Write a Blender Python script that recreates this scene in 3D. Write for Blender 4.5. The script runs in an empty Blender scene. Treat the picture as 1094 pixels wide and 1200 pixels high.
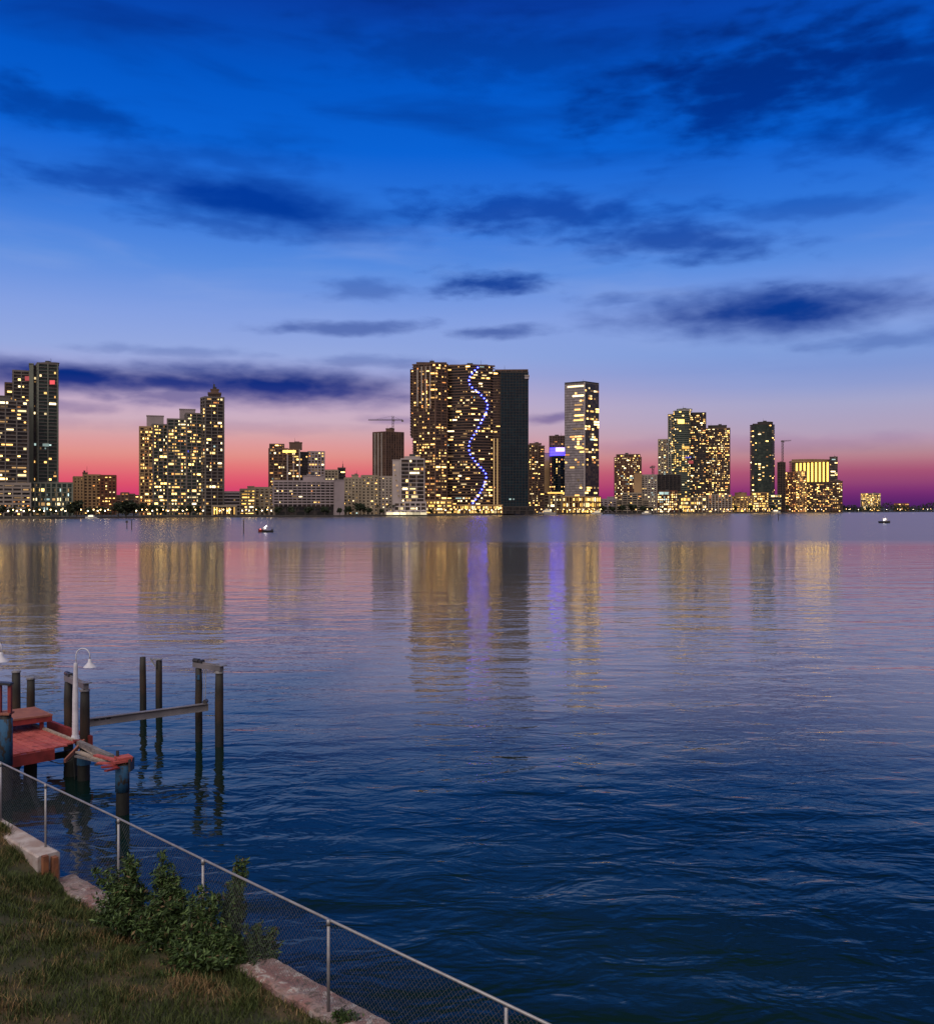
import bpy, bmesh, math, random
import numpy as np
from mathutils import Vector, Matrix
R = math.radians
random.seed(7)
rng = np.random.default_rng(11)
S = bpy.context.scene
COL = S.collection

# ------------------------------------------------------------------ camera geometry (photo pixels -> world metres)
F, CX, HY, CH = 1110.0, 547.0, 596.0, 7.7
def P(px, py, Y):
    return Vector(((px-CX)*Y/F, Y, CH+(HY-py)*Y/F))
def zat(py, Y): return CH+(HY-py)*Y/F
def xat(px, Y): return (px-CX)*Y/F
def onz(px, py, z):
    Y = (CH-z)*F/(py-HY)
    return Vector((xat(px, Y), Y, z))
def lin(c):
    return tuple((v/255/12.92 if v/255 <= .04045 else ((v/255+.055)/1.055)**2.4) for v in c)

cam = bpy.data.cameras.new("camera"); co = bpy.data.objects.new("camera", cam); COL.objects.link(co)
cam.sensor_fit = 'VERTICAL'; cam.sensor_height = 24; cam.lens = 24*F/1200
co.location = (0, 0, CH); co.rotation_euler = (R(90), 0, 0)
cam.shift_y = -(600-HY)/1200
cam.clip_start = .1; cam.clip_end = 80000
S.camera = co

# ------------------------------------------------------------------ materials
class NT:
    def __init__(s, tree): s.t = tree; s.n = tree.nodes; s.l = tree.links
    def new(s, typ, **kw):
        nd = s.n.new(typ)
        for k, v in kw.items(): setattr(nd, k, v)
        return nd
    def link(s, a, b): s.l.new(a, b)
    def val(s, inp, v):
        if isinstance(v, bpy.types.NodeSocket): s.l.new(v, inp)
        else: inp.default_value = v
    def math(s, op, a, b=None, c=None, clamp=False):
        nd = s.new('ShaderNodeMath', operation=op, use_clamp=clamp)
        s.val(nd.inputs[0], a)
        if b is not None: s.val(nd.inputs[1], b)
        if c is not None: s.val(nd.inputs[2], c)
        return nd.outputs[0]
    def vmath(s, op, a, b=None):
        nd = s.new('ShaderNodeVectorMath', operation=op)
        s.val(nd.inputs[0], a)
        if b is not None: s.val(nd.inputs[1], b)
        return nd.outputs['Value'] if op in ('LENGTH', 'DOT_PRODUCT') else nd.outputs[0]
    def mix(s, f, a, b, mode='MIX'):
        nd = s.new('ShaderNodeMix', data_type='RGBA', blend_type=mode)
        s.val(nd.inputs[0], f)
        s.val(nd.inputs[6], a if isinstance(a, bpy.types.NodeSocket) else (*a[:3], 1))
        s.val(nd.inputs[7], b if isinstance(b, bpy.types.NodeSocket) else (*b[:3], 1))
        return nd.outputs[2]
    def noise(s, vec, scale, detail=3, rough=.5, dist=0):
        nd = s.new('ShaderNodeTexNoise')
        if vec is not None: s.l.new(vec, nd.inputs['Vector'])
        nd.inputs['Scale'].default_value = scale; nd.inputs['Detail'].default_value = detail
        nd.inputs['Roughness'].default_value = rough; nd.inputs['Distortion'].default_value = dist
        return nd.outputs['Fac']
    def ramp(s, f, stops, interp='LINEAR'):
        nd = s.new('ShaderNodeValToRGB'); nd.color_ramp.interpolation = interp
        e = nd.color_ramp.elements
        while len(e) > 1: e.remove(e[-1])
        e[0].position = stops[0][0]; e[0].color = (*stops[0][1][:3], 1)
        for p, c in stops[1:]:
            x = e.new(p); x.color = (*c[:3], 1)
        s.val(nd.inputs[0], f)
        return nd.outputs[0]
    def smooth(s, v, a, b, lo=0., hi=1.):
        nd = s.new('ShaderNodeMapRange', interpolation_type='SMOOTHSTEP')
        s.val(nd.inputs[0], v); nd.inputs[1].default_value = a; nd.inputs[2].default_value = b
        nd.inputs[3].default_value = lo; nd.inputs[4].default_value = hi
        return nd.outputs[0]
    def mapping(s, vec, scale=(1, 1, 1), rot=(0, 0, 0), loc=(0, 0, 0)):
        nd = s.new('ShaderNodeMapping'); s.l.new(vec, nd.inputs[0])
        nd.inputs['Scale'].default_value = scale; nd.inputs['Rotation'].default_value = rot
        nd.inputs['Location'].default_value = loc
        return nd.outputs[0]

def newmat(name):
    m = bpy.data.materials.new(name); m.use_nodes = True
    t = NT(m.node_tree); b = t.n['Principled BSDF']
    return m, t, b

def surf(name, a, b2=None, scale=3., rough=.7, metal=0., bump=0., thr=(.35, .65), spec=.4, stretch=(1, 1, 1), detail=4):
    """two-tone noisy paint / wood / concrete in world metres"""
    m, t, b = newmat(name)
    pos = t.new('ShaderNodeNewGeometry').outputs['Position']
    v = t.mapping(pos, stretch)
    n = t.noise(v, scale, detail, .6)
    c = t.mix(t.smooth(n, *thr), a, b2 or tuple(x*.7 for x in a))
    t.link(c, b.inputs['Base Color'])
    b.inputs['Roughness'].default_value = rough; b.inputs['Metallic'].default_value = metal
    b.inputs['Specular IOR Level'].default_value = spec
    if bump:
        bp = t.new('ShaderNodeBump'); bp.inputs['Strength'].default_value = bump; bp.inputs['Distance'].default_value = .02
        t.link(t.noise(v, scale*4, 5, .65), bp.inputs['Height']); t.link(bp.outputs[0], b.inputs['Normal'])
    return m

def facade_glass(name, a, b2, fh=3.3, rough=.22, spec=.5):
    """dark window bands: each pane-sized cell (4 m by one floor) has its own blind / curtain tone"""
    m, t, b = newmat(name)
    tc = t.new('ShaderNodeTexCoord').outputs['Object']
    sn = t.vmath('SNAP', tc, (3.7, 3.7, fh))
    wn = t.new('ShaderNodeTexWhiteNoise'); wn.noise_dimensions = '3D'; t.link(sn, wn.inputs['Vector'])
    c = t.mix(t.smooth(wn.outputs['Value'], .35, 1.), a, b2)
    t.link(c, b.inputs['Base Color'])
    b.inputs['Roughness'].default_value = rough; b.inputs['Specular IOR Level'].default_value = spec
    return m

def glow(name, col, strength, vary=True):
    m, t, b = newmat(name)
    b.inputs['Base Color'].default_value = (.05, .05, .05, 1)
    b.inputs['Emission Color'].default_value = (*col, 1)
    if vary:
        r1 = t.new('ShaderNodeObjectInfo').outputs['Random']; r2 = t.new('ShaderNodeNewGeometry').outputs['Random Per Island']
        f = t.math('FRACT', t.math('ADD', r1, r2))
        f = t.math('POWER', f, 1.6)
        t.link(t.math('MULTIPLY_ADD', f, strength*1.5, strength*.3), b.inputs['Emission Strength'])
    else:
        b.inputs['Emission Strength'].default_value = strength
    return m

M = {}
# lit windows
M['w_warm'] = glow('window light warm', (1, .52, .14), 3.6)
M['w_yellow'] = glow('window light yellow', (1, .60, .17), 3.8)
M['w_white'] = glow('window light white', (1, .76, .38), 3.2)
M['w_orange'] = glow('window light orange', (1, .36, .09), 1.3)
M['w_dim'] = glow('window light dim', (1, .56, .2), .4)
M['w_cool'] = glow('window light cool', (.65, .9, .85), .9)
M['w_red'] = glow('window light red', (1, .08, .10), .9)
M['w_blue'] = glow('window light blue', (.12, .12, 1.0), .8)
M['w_gold'] = glow('window light gold', (1, .54, .11), 2.6)
for k in list(M):
    M[k].cycles.emission_sampling = 'NONE'
M['strip_gold'] = glow('gold strip light', (1, .60, .09), 3.4, False)
M['strip_tan'] = glow('tan strip light', (1, .60, .22), .55, False)
M['crown_blue'] = glow('blue crown light', (.03, .02, 1.), 7, False)
M['crown_violet'] = glow('violet crown light', (.35, .25, 1.), 5, False)
M['led'] = glow('blue white light dot', (.05, .065, 1.), 22, False)
M['globe_warm'] = glow('lamp globe warm', (1, .58, .20), 16, False)
M['globe_white'] = glow('lamp globe white', (1, .80, .52), 14, False)
M['tent_glow'] = glow('lit tent fabric', (1, .84, .52), 1.1, True)
M['navred'] = glow('red navigation light', (1, .2, .12), 5, False)
M['navwhite'] = glow('white deck light', (1, .85, .85), 7, False)
# facades
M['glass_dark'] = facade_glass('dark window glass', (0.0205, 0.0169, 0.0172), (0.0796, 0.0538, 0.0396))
M['glass_teal'] = facade_glass('teal curtain glass', (0.0018, 0.0118, 0.0196), (0.0043, 0.0211, 0.0309), rough=.12)
M['glass_green'] = facade_glass('green tinted glass', (0.0202, 0.0374, 0.031), (0.0504, 0.0707, 0.0552))
M['glass_brown'] = facade_glass('bronze glass', (0.0365, 0.0208, 0.015), (0.1044, 0.0562, 0.0338))
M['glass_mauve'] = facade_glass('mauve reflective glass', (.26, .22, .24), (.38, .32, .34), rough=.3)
M['glass_black'] = facade_glass('near black openings', (.012, .011, .012), (.04, .03, .028))
M['conc_grey'] = surf('grey concrete', (0.1566, 0.1296, 0.12), (0.1148, 0.095, 0.09), .05)
M['conc_pale'] = surf('pale painted concrete', (0.3276, 0.2664, 0.2312), (0.2574, 0.2072, 0.1836), .06)
M['conc_mauve'] = surf('mauve painted concrete', (0.312, 0.2442, 0.2584), (0.2496, 0.1998, 0.2108), .06)
M['conc_green'] = surf('pale green concrete', (0.2088, 0.2074, 0.165), (0.1462, 0.1555, 0.1275), .05)
M['conc_brown'] = surf('brown concrete', (0.1357, 0.0734, 0.0525), (0.094, 0.0518, 0.0375), .06)
M['conc_warm'] = surf('warm tan and lamplit stucco', (0.3744, 0.2294, 0.1156), (0.2964, 0.1702, 0.0816), .05)  # warm tan; on the orange-lit block it also carries the street-lamp glow
M['conc_red'] = surf('terracotta stucco', (0.2028, 0.0666, 0.034), (0.156, 0.0518, 0.0306), .05)
M['conc_dark'] = surf('dark slab edge', (0.0432, 0.032, 0.03), (0.0324, 0.0256, 0.024), .06)
M['white_wall'] = surf('white building wall', (0.4056, 0.333, 0.3264), (0.3432, 0.2812, 0.2788), .05)
M['beige_wall'] = surf('beige building wall', (0.312, 0.2442, 0.1836), (0.2496, 0.1924, 0.136), .05)
M['steel_dark'] = surf('dark steel', (.05, .045, .045), (.08, .05, .04), 1., .5, .3)
M['roof_dark'] = surf('dark roofing', (.05, .05, .055), (.035, .035, .04), .2)

# ------------------------------------------------------------------ mesh builder
class MB:
    def __init__(s): s.v = []; s.f = []; s.m = []
    def add(s, vs, fs, mi=0):
        o = len(s.v); s.v += [tuple(v) for v in vs]
        s.f += [tuple(i+o for i in f) for f in fs]; s.m += [mi]*len(fs)
    def box(s, c, d, rz=0, mi=0, M3=None):
        hx, hy, hz = d[0]/2, d[1]/2, d[2]/2
        vs = [Vector((x, y, z)) for z in (-hz, hz) for x, y in ((-hx, -hy), (hx, -hy), (hx, hy), (-hx, hy))]
        rot = M3 if M3 is not None else Matrix.Rotation(rz, 3, 'Z')
        c = Vector(c)
        s.add([c+rot@v for v in vs], [(0, 3, 2, 1), (4, 5, 6, 7), (0, 1, 5, 4), (1, 2, 6, 5), (2, 3, 7, 6), (3, 0, 4, 7)], mi)
    def beam(s, a, b, w, h, mi=0, up=(0, 0, 1)):
        a, b = Vector(a), Vector(b); d = b-a; L = d.length; x = d.normalized()
        y = Vector(up).cross(x)
        if y.length < 1e-4: y = Vector((0, 1, 0)).cross(x)
        y.normalize(); z = x.cross(y)
        s.box((a+b)/2, (L, w, h), M3=Matrix((x, y, z)).transposed(), mi=mi)
    def prism(s, poly, z0, z1, mi=0, mt=None, bottom=True):
        n = len(poly)
        vs = [(p[0], p[1], z0) for p in poly]+[(p[0], p[1], z1) for p in poly]
        s.add(vs, [(i, (i+1) % n, n+(i+1) % n, n+i) for i in range(n)], mi)
        s.add([(p[0], p[1], z1) for p in poly], [tuple(range(n))], mi if mt is None else mt)
        if bottom: s.add([(p[0], p[1], z0) for p in poly], [tuple(reversed(range(n)))], mi)
    def tube(s, pts, rad, n=10, mi=0, cap=True):
        pts = [Vector(p) for p in pts]
        if not hasattr(rad, '__len__'): rad = [rad]*len(pts)
        o = len(s.v); ref = None
        for i, p in enumerate(pts):
            d = (pts[min(i+1, len(pts)-1)]-pts[max(i-1, 0)]).normalized()
            a = d.orthogonal().normalized() if ref is None else (ref-d*ref.dot(d)).normalized()
            ref = a; b = d.cross(a)
            for k in range(n):
                t = 2*math.pi*k/n
                s.v.append(tuple(p+(a*math.cos(t)+b*math.sin(t))*rad[i]))
        for i in range(len(pts)-1):
            for k in range(n):
                s.f.append((o+i*n+k, o+i*n+(k+1) % n, o+(i+1)*n+(k+1) % n, o+(i+1)*n+k)); s.m.append(mi)
        if cap:
            s.f.append(tuple(o+k for k in reversed(range(n)))); s.m.append(mi)
            e = o+(len(pts)-1)*n
            s.f.append(tuple(e+k for k in range(n))); s.m.append(mi)
    def ball(s, c, r, mi=0, sc=(1, 1, 1), nu=8, nv=5):
        o = len(s.v); c = Vector(c)
        s.v.append(tuple(c+Vector((0, 0, -r*sc[2]))))
        for j in range(1, nv):
            ph = -math.pi/2+math.pi*j/nv
            for i in range(nu):
                th = 2*math.pi*i/nu
                s.v.append((c.x+r*sc[0]*math.cos(ph)*math.cos(th), c.y+r*sc[1]*math.cos(ph)*math.sin(th), c.z+r*sc[2]*math.sin(ph)))
        s.v.append(tuple(c+Vector((0, 0, r*sc[2]))))
        top = len(s.v)-1
        for i in range(nu):
            s.f.append((o, o+1+(i+1) % nu, o+1+i)); s.m.append(mi)
            for j in range(nv-2):
                a = o+1+j*nu
                s.f.append((a+i, a+(i+1) % nu, a+nu+(i+1) % nu, a+nu+i)); s.m.append(mi)
            a = o+1+(nv-2)*nu
            s.f.append((a+i, a+(i+1) % nu, top)); s.m.append(mi)
    def build(s, name, mats, parent=None, smooth=False, origin=None):
        me = bpy.data.meshes.new(name)
        off = Vector(origin) if origin is not None else (parent.location if parent is not None and parent.parent is None else Vector((0, 0, 0)))
        vs = [tuple(Vector(v)-off) for v in s.v] if off.length else s.v
        me.from_pydata(vs, [], s.f)
        for m in (mats if isinstance(mats, (list, tuple)) else [mats]): me.materials.append(m)
        me.polygons.foreach_set('material_index', s.m)
        if smooth: me.polygons.foreach_set('use_smooth', [True]*len(s.f))
        me.update()
        o = bpy.data.objects.new(name, me); COL.objects.link(o)
        if parent is not None: o.parent = parent
        elif origin is not None: o.location = off
        return o

def tag(o, label, cat, group=None):
    o['label'] = label; o['category'] = cat
    if group: o['group'] = group
    return o
def thing(name, loc, label, cat, group=None):
    o = bpy.data.objects.new(name, None); COL.objects.link(o); o.location = Vector(loc); o.empty_display_size = .3
    return tag(o, label, cat, group)
def struct(o, kind='structure'):
    o['kind'] = kind; return o
def child_copy(src, parent, loc=None, rz=None, scale=None):
    c = src.copy(); COL.objects.link(c); c.parent = parent
    if loc is not None: c.location = loc
    if rz is not None: c.rotation_euler = (0, 0, rz)
    if scale is not None: c.scale = scale
    return c
def dup(root, loc, rz=0., label=None, scale=None):
    r = root.copy(); COL.objects.link(r); r.location = loc; r.rotation_euler = (0, 0, rz)
    if scale: r.scale = (scale,)*3 if not hasattr(scale, '__len__') else scale
    if label: r['label'] = label
    for ch in list(root.children):
        c = ch.copy(); COL.objects.link(c); c.parent = r
    return r

# ------------------------------------------------------------------ WORLD: twilight sky with streaked clouds (direction space)
W = bpy.data.worlds.new("World"); S.world = W; W.use_nodes = True
t = NT(W.node_tree)
for nd in list(t.n): t.n.remove(nd)
out = t.new('ShaderNodeOutputWorld'); bg = t.new('ShaderNodeBackground'); t.link(bg.outputs[0], out.inputs[0])
d = t.vmath('NORMALIZE', t.new('ShaderNodeTexCoord').outputs['Generated'])
sx = t.new('ShaderNodeSeparateXYZ'); t.link(d, sx.inputs[0])
dx, dy, dz = sx.outputs
el = t.math('MULTIPLY', t.math('ARCSINE', dz), 180/math.pi)
az = t.math('MULTIPLY', t.math('ARCTAN2', dx, dy), 180/math.pi)
def sky_ramp(stops):
    return t.ramp(t.math('DIVIDE', el, 60., clamp=True), [(min(1, (a*.86 if a < 6 else a)/60), lin(c)) for a, c in stops])
high = [(11.2, (132, 160, 226)), (14, (90, 141, 224)), (17, (48, 118, 219)), (20.5, (10, 98, 212)), (24, (2, 86, 198)), (28, (8, 62, 165)), (33, (6, 44, 98)), (42, (14, 38, 60)), (60, (34, 50, 66))]
left = sky_ramp([(0, (130, 30, 100)), (.31, (165, 40, 110)), (.83, (205, 58, 112)), (1.6, (220, 80, 108)), (2.1, (224, 94, 113)), (2.9, (227, 121, 122)), (3.66, (226, 146, 139)), (4.43, (222, 155, 156)), (5.2, (213, 166, 172)), (5.97, (206, 174, 190)), (6.6, (196, 174, 203)), (8, (164, 168, 216)), (9.05, (150, 169, 223))]+high)
right = sky_ramp([(0, (72, 32, 100)), (.28, (85, 35, 105)), (.76, (105, 40, 110)), (1.24, (126, 51, 115)), (1.7, (145, 68, 116)), (2.4, (164, 82, 117)), (2.9, (175, 105, 127)), (3.4, (183, 129, 142)), (3.84, (180, 140, 155)), (4.55, (183, 154, 178)), (5, (178, 160, 186)), (6, (165, 165, 202)), (7, (142, 156, 208)), (8, (128, 152, 212)), (9, (124, 155, 218))]+high)
back = sky_ramp([(0, (112, 100, 112)), (8, (142, 128, 138)), (25, (134, 134, 148)), (45, (108, 116, 140)), (60, (80, 94, 128))])
front = t.mix(t.smooth(az, -12, 24), left, right)
# thin veil: long pale / dark streaks
pl = t.new('ShaderNodeCombineXYZ'); t.link(az, pl.inputs[0]); t.link(el, pl.inputs[1])
v1 = t.mapping(pl.outputs[0], (.055, .30, 1))
veil = t.noise(v1, 1.5, 4, .5, .3)
vamt = t.smooth(el, 3, 12)
front = t.mix(t.math('MULTIPLY', t.smooth(veil, .45, .8), t.math('MULTIPLY', t.math('MULTIPLY', vamt, t.smooth(el, 19, 13)), .34)), front, lin((150, 172, 224)))
veil2 = t.noise(t.mapping(pl.outputs[0], (.05, .26, 1), loc=(7, 3, 0)), 1.3, 4, .52, .4)
front = t.mix(t.math('MULTIPLY', t.smooth(veil2, .46, .78), t.math('MULTIPLY', t.smooth(el, 15, 24), .62)), front, lin((4, 40, 126)))
# the dark clouds: centre, half width, half height in degrees
def ang(px, py):
    a = math.atan((px-CX)/F)
    return math.degrees(a), math.degrees(math.atan((HY-py)/F*math.cos(a)))
clouds = [  # px, py, half w px, half h px, strength, tilt(slope px)
    (300, 238, 170, 26, .95, .10), (180, 222, 190, 15, .6, .05), (270, 262, 110, 12, .5, .08), (640, 252, 170, 20, .7, .05), (800, 280, 110, 20, .7, .07), (900, 92, 175, 50, .80, -.02), (1060, 108, 130, 58, .65, 0),
    (575, 332, 68, 12, .85, .04), (905, 364, 178, 25, 1., .0), (930, 352, 85, 16, .75, 0), (95, 443, 190, 17, 1., .02), (320, 452, 190, 21, 1., .02), (210, 449, 130, 13, .9, .02), (205, 462, 120, 12, .6, 0),
    (400, 384, 100, 7, .55, -.02), (580, 389, 55, 7, .6, 0), (40, 120, 110, 20, .55, .1), (430, 340, 50, 12, .4, 0), (720, 350, 40, 8, .4, 0),
    (650, 491, 34, 6, .6, -.1), (455, 492, 40, 5, .4, 0), (60, 476, 90, 8, .4, 0), (950, 245, 90, 11, .4, 0), (260, 185, 110, 14, .35, 0), (1040, 398, 90, 9, .35, -.05), (210, 412, 110, 6, .3, 0), (430, 424, 90, 7, .35, 0), (560, 60, 160, 30, .35, .05),
    (250, 500, 220, 7, .16, 0), (900, 520, 220, 9, .16, 0)]
cn = t.noise(t.mapping(pl.outputs[0], (.12, .36, 1)), 1.9, 5, .5, .2)
cn2 = t.noise(t.mapping(pl.outputs[0], (.30, .85, 1), loc=(3, 1, 0)), 1.8, 4, .5, .2)
cnz = t.math('ADD', t.math('MULTIPLY', t.math('SUBTRACT', cn, .5), 2.4), t.math('MULTIPLY', t.math('SUBTRACT', cn2, .5), 1.5))
dens = None
for (px, py, hw, hh, st, tl) in clouds:
    a0, e0 = ang(px, py); wa = (1. if st > .88 else 1.12)*hw/F*180/math.pi*math.cos(R(a0)); we = 1.2*hh/F*180/math.pi*math.cos(R(a0))
    u = t.math('MULTIPLY', t.math('SUBTRACT', az, a0), 1/wa)
    v = t.math('MULTIPLY', t.math('ADD', t.math('SUBTRACT', el, e0), t.math('MULTIPLY', u, tl*wa)), 1/we)
    rr = t.math('SQRT', t.math('ADD', t.math('MULTIPLY', u, u), t.math('MULTIPLY', v, v)))
    rr = t.math('MULTIPLY_ADD', cnz, .36 if st > .88 else .9, rr)
    q = t.smooth(rr, 1.42, .12, 0, min(1, st*1.08))
    dens = q if dens is None else t.math('MAXIMUM', dens, q)
ccol = sky_ramp([(0, (120, 40, 100)), (5, (120, 90, 150)), (6.3, (50, 60, 136)), (7.6, (4, 42, 124)), (9, (20, 62, 150)), (11, (10, 56, 142)), (14, (6, 60, 152)), (18, (2, 58, 158)), (22, (0, 40, 128)), (28, (3, 32, 104)), (60, (18, 34, 74))])
front = t.mix(dens, front, ccol)
sky = t.mix(t.smooth(dy, .35, -.35), front, back)
t.link(sky, bg.inputs[0]); bg.inputs[1].default_value = 1.0

sun = bpy.data.lights.new("sun", 'SUN'); so = bpy.data.objects.new("sun", sun); COL.objects.link(so)
sun.energy = 2.7; sun.angle = R(70); sun.color = (1, .90, .78)
so.rotation_euler = (R(38), 0, R(-20))      # last light of the eastern sky, high behind the viewer

# ------------------------------------------------------------------ WATER
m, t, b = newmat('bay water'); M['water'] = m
pos = t.new('ShaderNodeNewGeometry').outputs['Position']
sp = t.new('ShaderNodeSeparateXYZ'); t.link(pos, sp.inputs[0])
dist = t.vmath('LENGTH', pos)
def wv(sx_, sy_, rot, sc, det, ro, dist_=.3, loc=(0, 0, 0)):
    return t.noise(t.mapping(pos, (sx_, sy_, 1), (0, 0, R(rot)), loc), sc, det, ro, dist_)
big = wv(.10, .26, 6, 1., 2, .5)
mid = wv(.62, 1.05, -14, 1., 3, .55, .5)
sml = wv(1.6, 3.2, 14, 1., 3, .55, .4, (5, 2, 0))
calm = t.noise(t.mapping(pos, (.012, .05, 1)), 1., 3, .5)     # long slicks and ruffled lanes
cf = t.smooth(calm, .35, .65, .55, 1.25)
near = t.math('MULTIPLY', t.smooth(dist, 16, 42, .92, .56), t.smooth(dist, 50, 150, 1., .60))
near = t.math('MULTIPLY', near, t.smooth(t.math('SUBTRACT', sp.outputs[0], t.math('MULTIPLY', sp.outputs[1], .05)), -14, 8, .75, 1.15))
h = t.math('MULTIPLY', big, .19)
h = t.math('MULTIPLY_ADD', mid, .066, h)
h = t.math('MULTIPLY_ADD', t.math('MULTIPLY', sml, cf), .010, h)
h = t.math('MULTIPLY', h, near)
bp = t.new('ShaderNodeBump'); bp.inputs['Strength'].default_value = 1; bp.inputs['Distance'].default_value = 1.
t.link(h, bp.inputs['Height']); t.link(bp.outputs[0], b.inputs['Normal'])
edge = t.noise(t.mapping(pos, (.004, .02, 1)), 1., 3, .5)
yy = t.math('MULTIPLY_ADD', t.math('SUBTRACT', edge, .5), 110., sp.outputs[1])
ruf = t.smooth(yy, 178, 235)                                    # wind-ruffled water farther out
t.link(t.math('ADD', t.math('MULTIPLY', ruf, .12), t.smooth(dist, 35, 130, .02, .105)), b.inputs['Roughness'])
deep = t.noise(t.mapping(pos, (.05, .09, 1)), 1., 3, .5)
sky_sheen = t.math('MULTIPLY', t.math('MULTIPLY', t.smooth(dist, 26, 48), t.math('MAXIMUM', t.smooth(sp.outputs[0], -8.5, -3.5), t.smooth(dist, 40, 52))), t.smooth(dist, 120, 60, .45, 1.))   # reflected sky sheen put into the base colour as grey-mauve, mid distance
c_w = t.mix(t.smooth(deep, .35, .7), (.002, .010, .009), (.005, .017, .014))
t.link(t.mix(t.math('MULTIPLY', sky_sheen, t.smooth(deep, .2, .6, .75, 1.)), c_w, (.185, .145, .130)), b.inputs['Base Color'])
b.inputs['IOR'].default_value = 1.33
mb = MB()
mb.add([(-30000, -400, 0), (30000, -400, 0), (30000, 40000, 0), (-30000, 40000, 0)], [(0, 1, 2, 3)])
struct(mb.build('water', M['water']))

# ------------------------------------------------------------------ FAR SHORE
SH = [(-700, 610.5), (-200, 609), (50, 608), (200, 606.6), (400, 605.4), (550, 604.2), (650, 602.8), (800, 602.0), (920, 600.7), (1000, 600.3), (1094, 599.8), (1300, 599.2), (1900, 598.8)]
def shoreY(px):
    for (a, ya), (b_, yb) in zip(SH, SH[1:]):
        if a <= px <= b_:
            k = (px-a)/(b_-a); y = ya+(yb-ya)*k
            return CH*F/(y-HY)
    return 700
GZ = 1.3
mb = MB()
front_pts = []
for i in range(len(SH)-1):
    for k in range(6):
        px = SH[i][0]+(SH[i+1][0]-SH[i][0])*k/6
        Y = shoreY(px); front_pts.append((xat(px, Y), Y))
poly = front_pts+[(12000, 12000), (-12000, 12000)]
n = len(poly)
mb.prism(poly, -1.5, GZ, 0, 1, bottom=False)
M['seawall_far'] = surf('far seawall', (.05, .045, .045), (.09, .07, .06), .3)
M['land'] = surf('dark shore ground', (.035, .035, .03), (.06, .055, .045), .05)
struct(mb.build('far_shore_ground', [M['seawall_far'], M['land']]))

# ------------------------------------------------------------------ buildings
UNIT = {}
def unit_box(mat):
    if mat not in UNIT:
        q = MB(); q.box((0, 0, 0), (1, 1, 1))
        me = bpy.data.meshes.new('window')
        me.from_pydata(q.v, [], q.f); me.materials.append(M[mat]); me.update()
        UNIT[mat] = me
    return UNIT[mat]

def face_poly(pl_, pr_, Y, depth, twist=0.):
    """rectangle whose front spans two photo columns, square on to the viewer (or twisted by degrees)"""
    mid = Vector((xat((pl_+pr_)/2, Y), Y)); r_ = mid.normalized()
    tw = R(twist); tx = Vector((r_.y, -r_.x)); tx = Vector((tx.x*math.cos(tw)-tx.y*math.sin(tw), tx.x*math.sin(tw)+tx.y*math.cos(tw)))
    nn = Vector((-tx.y, tx.x))
    def hit(px):
        dv = Vector((xat(px, 1.), 1.))
        # mid + s*tx = k*dv
        det = tx.x*(-dv.y)+dv.x*tx.y
        s_ = (-mid.x*(-dv.y)-dv.x*mid.y)/det
        return mid+tx*s_
    A, B = hit(pl_), hit(pr_)
    return [A, B, B+nn*depth, A+nn*depth]
def corner_poly(a, c, b_, la=None):
    """two visible faces: left (px,Y), near corner (px,Y), right (px,Y)"""
    A, C_, B = [Vector((xat(p, Y), Y)) for p, Y in (a, c, b_)]
    return [A, C_, B, A+B-C_]
def round_poly(pl_, pr_, Y, ratio=1., n=20):
    c = Vector((xat((pl_+pr_)/2, Y), Y)); rx = (xat(pr_, Y)-xat(pl_, Y))/2; c.y += rx*ratio
    return [Vector((c.x+rx*math.cos(2*math.pi*k/n), c.y+rx*ratio*math.sin(2*math.pi*k/n))) for k in range(n)]
def offset(poly, dd):
    n = len(poly); o = []
    for i in range(n):
        a, b_, c = poly[i-1], poly[i], poly[(i+1) % n]
        e1 = (b_-a).normalized(); e2 = (c-b_).normalized()
        n1 = Vector((e1.y, -e1.x)); n2 = Vector((e2.y, -e2.x))
        k = dd/max(.3, 1+n1.dot(n2))
        o.append(b_+(n1+n2)*k)
    return o

MIXES = {
    'std': (('w_warm', 4), ('w_yellow', 5), ('w_white', 4), ('w_orange', 1), ('w_dim', 5), ('w_cool', .4)),
    'warm': (('w_warm', 6), ('w_yellow', 3), ('w_orange', 3), ('w_dim', 5)),
    'gold': (('w_gold', 6), ('w_yellow', 4), ('w_white', 2)),
    'cool': (('w_white', 5), ('w_yellow', 3), ('w_cool', 2), ('w_dim', 3)),
    'party': (('w_warm', 5), ('w_yellow', 5), ('w_white', 4), ('w_orange', 2), ('w_dim', 4), ('w_cool', .4), ('w_blue', .08), ('w_red', .12)),
}
def pick(mix):
    tot = sum(w for _, w in MIXES[mix]); r_ = random.random()*tot
    for k, w in MIXES[mix]:
        r_ -= w
        if r_ <= 0: return k
    return MIXES[mix][0][0]

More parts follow.
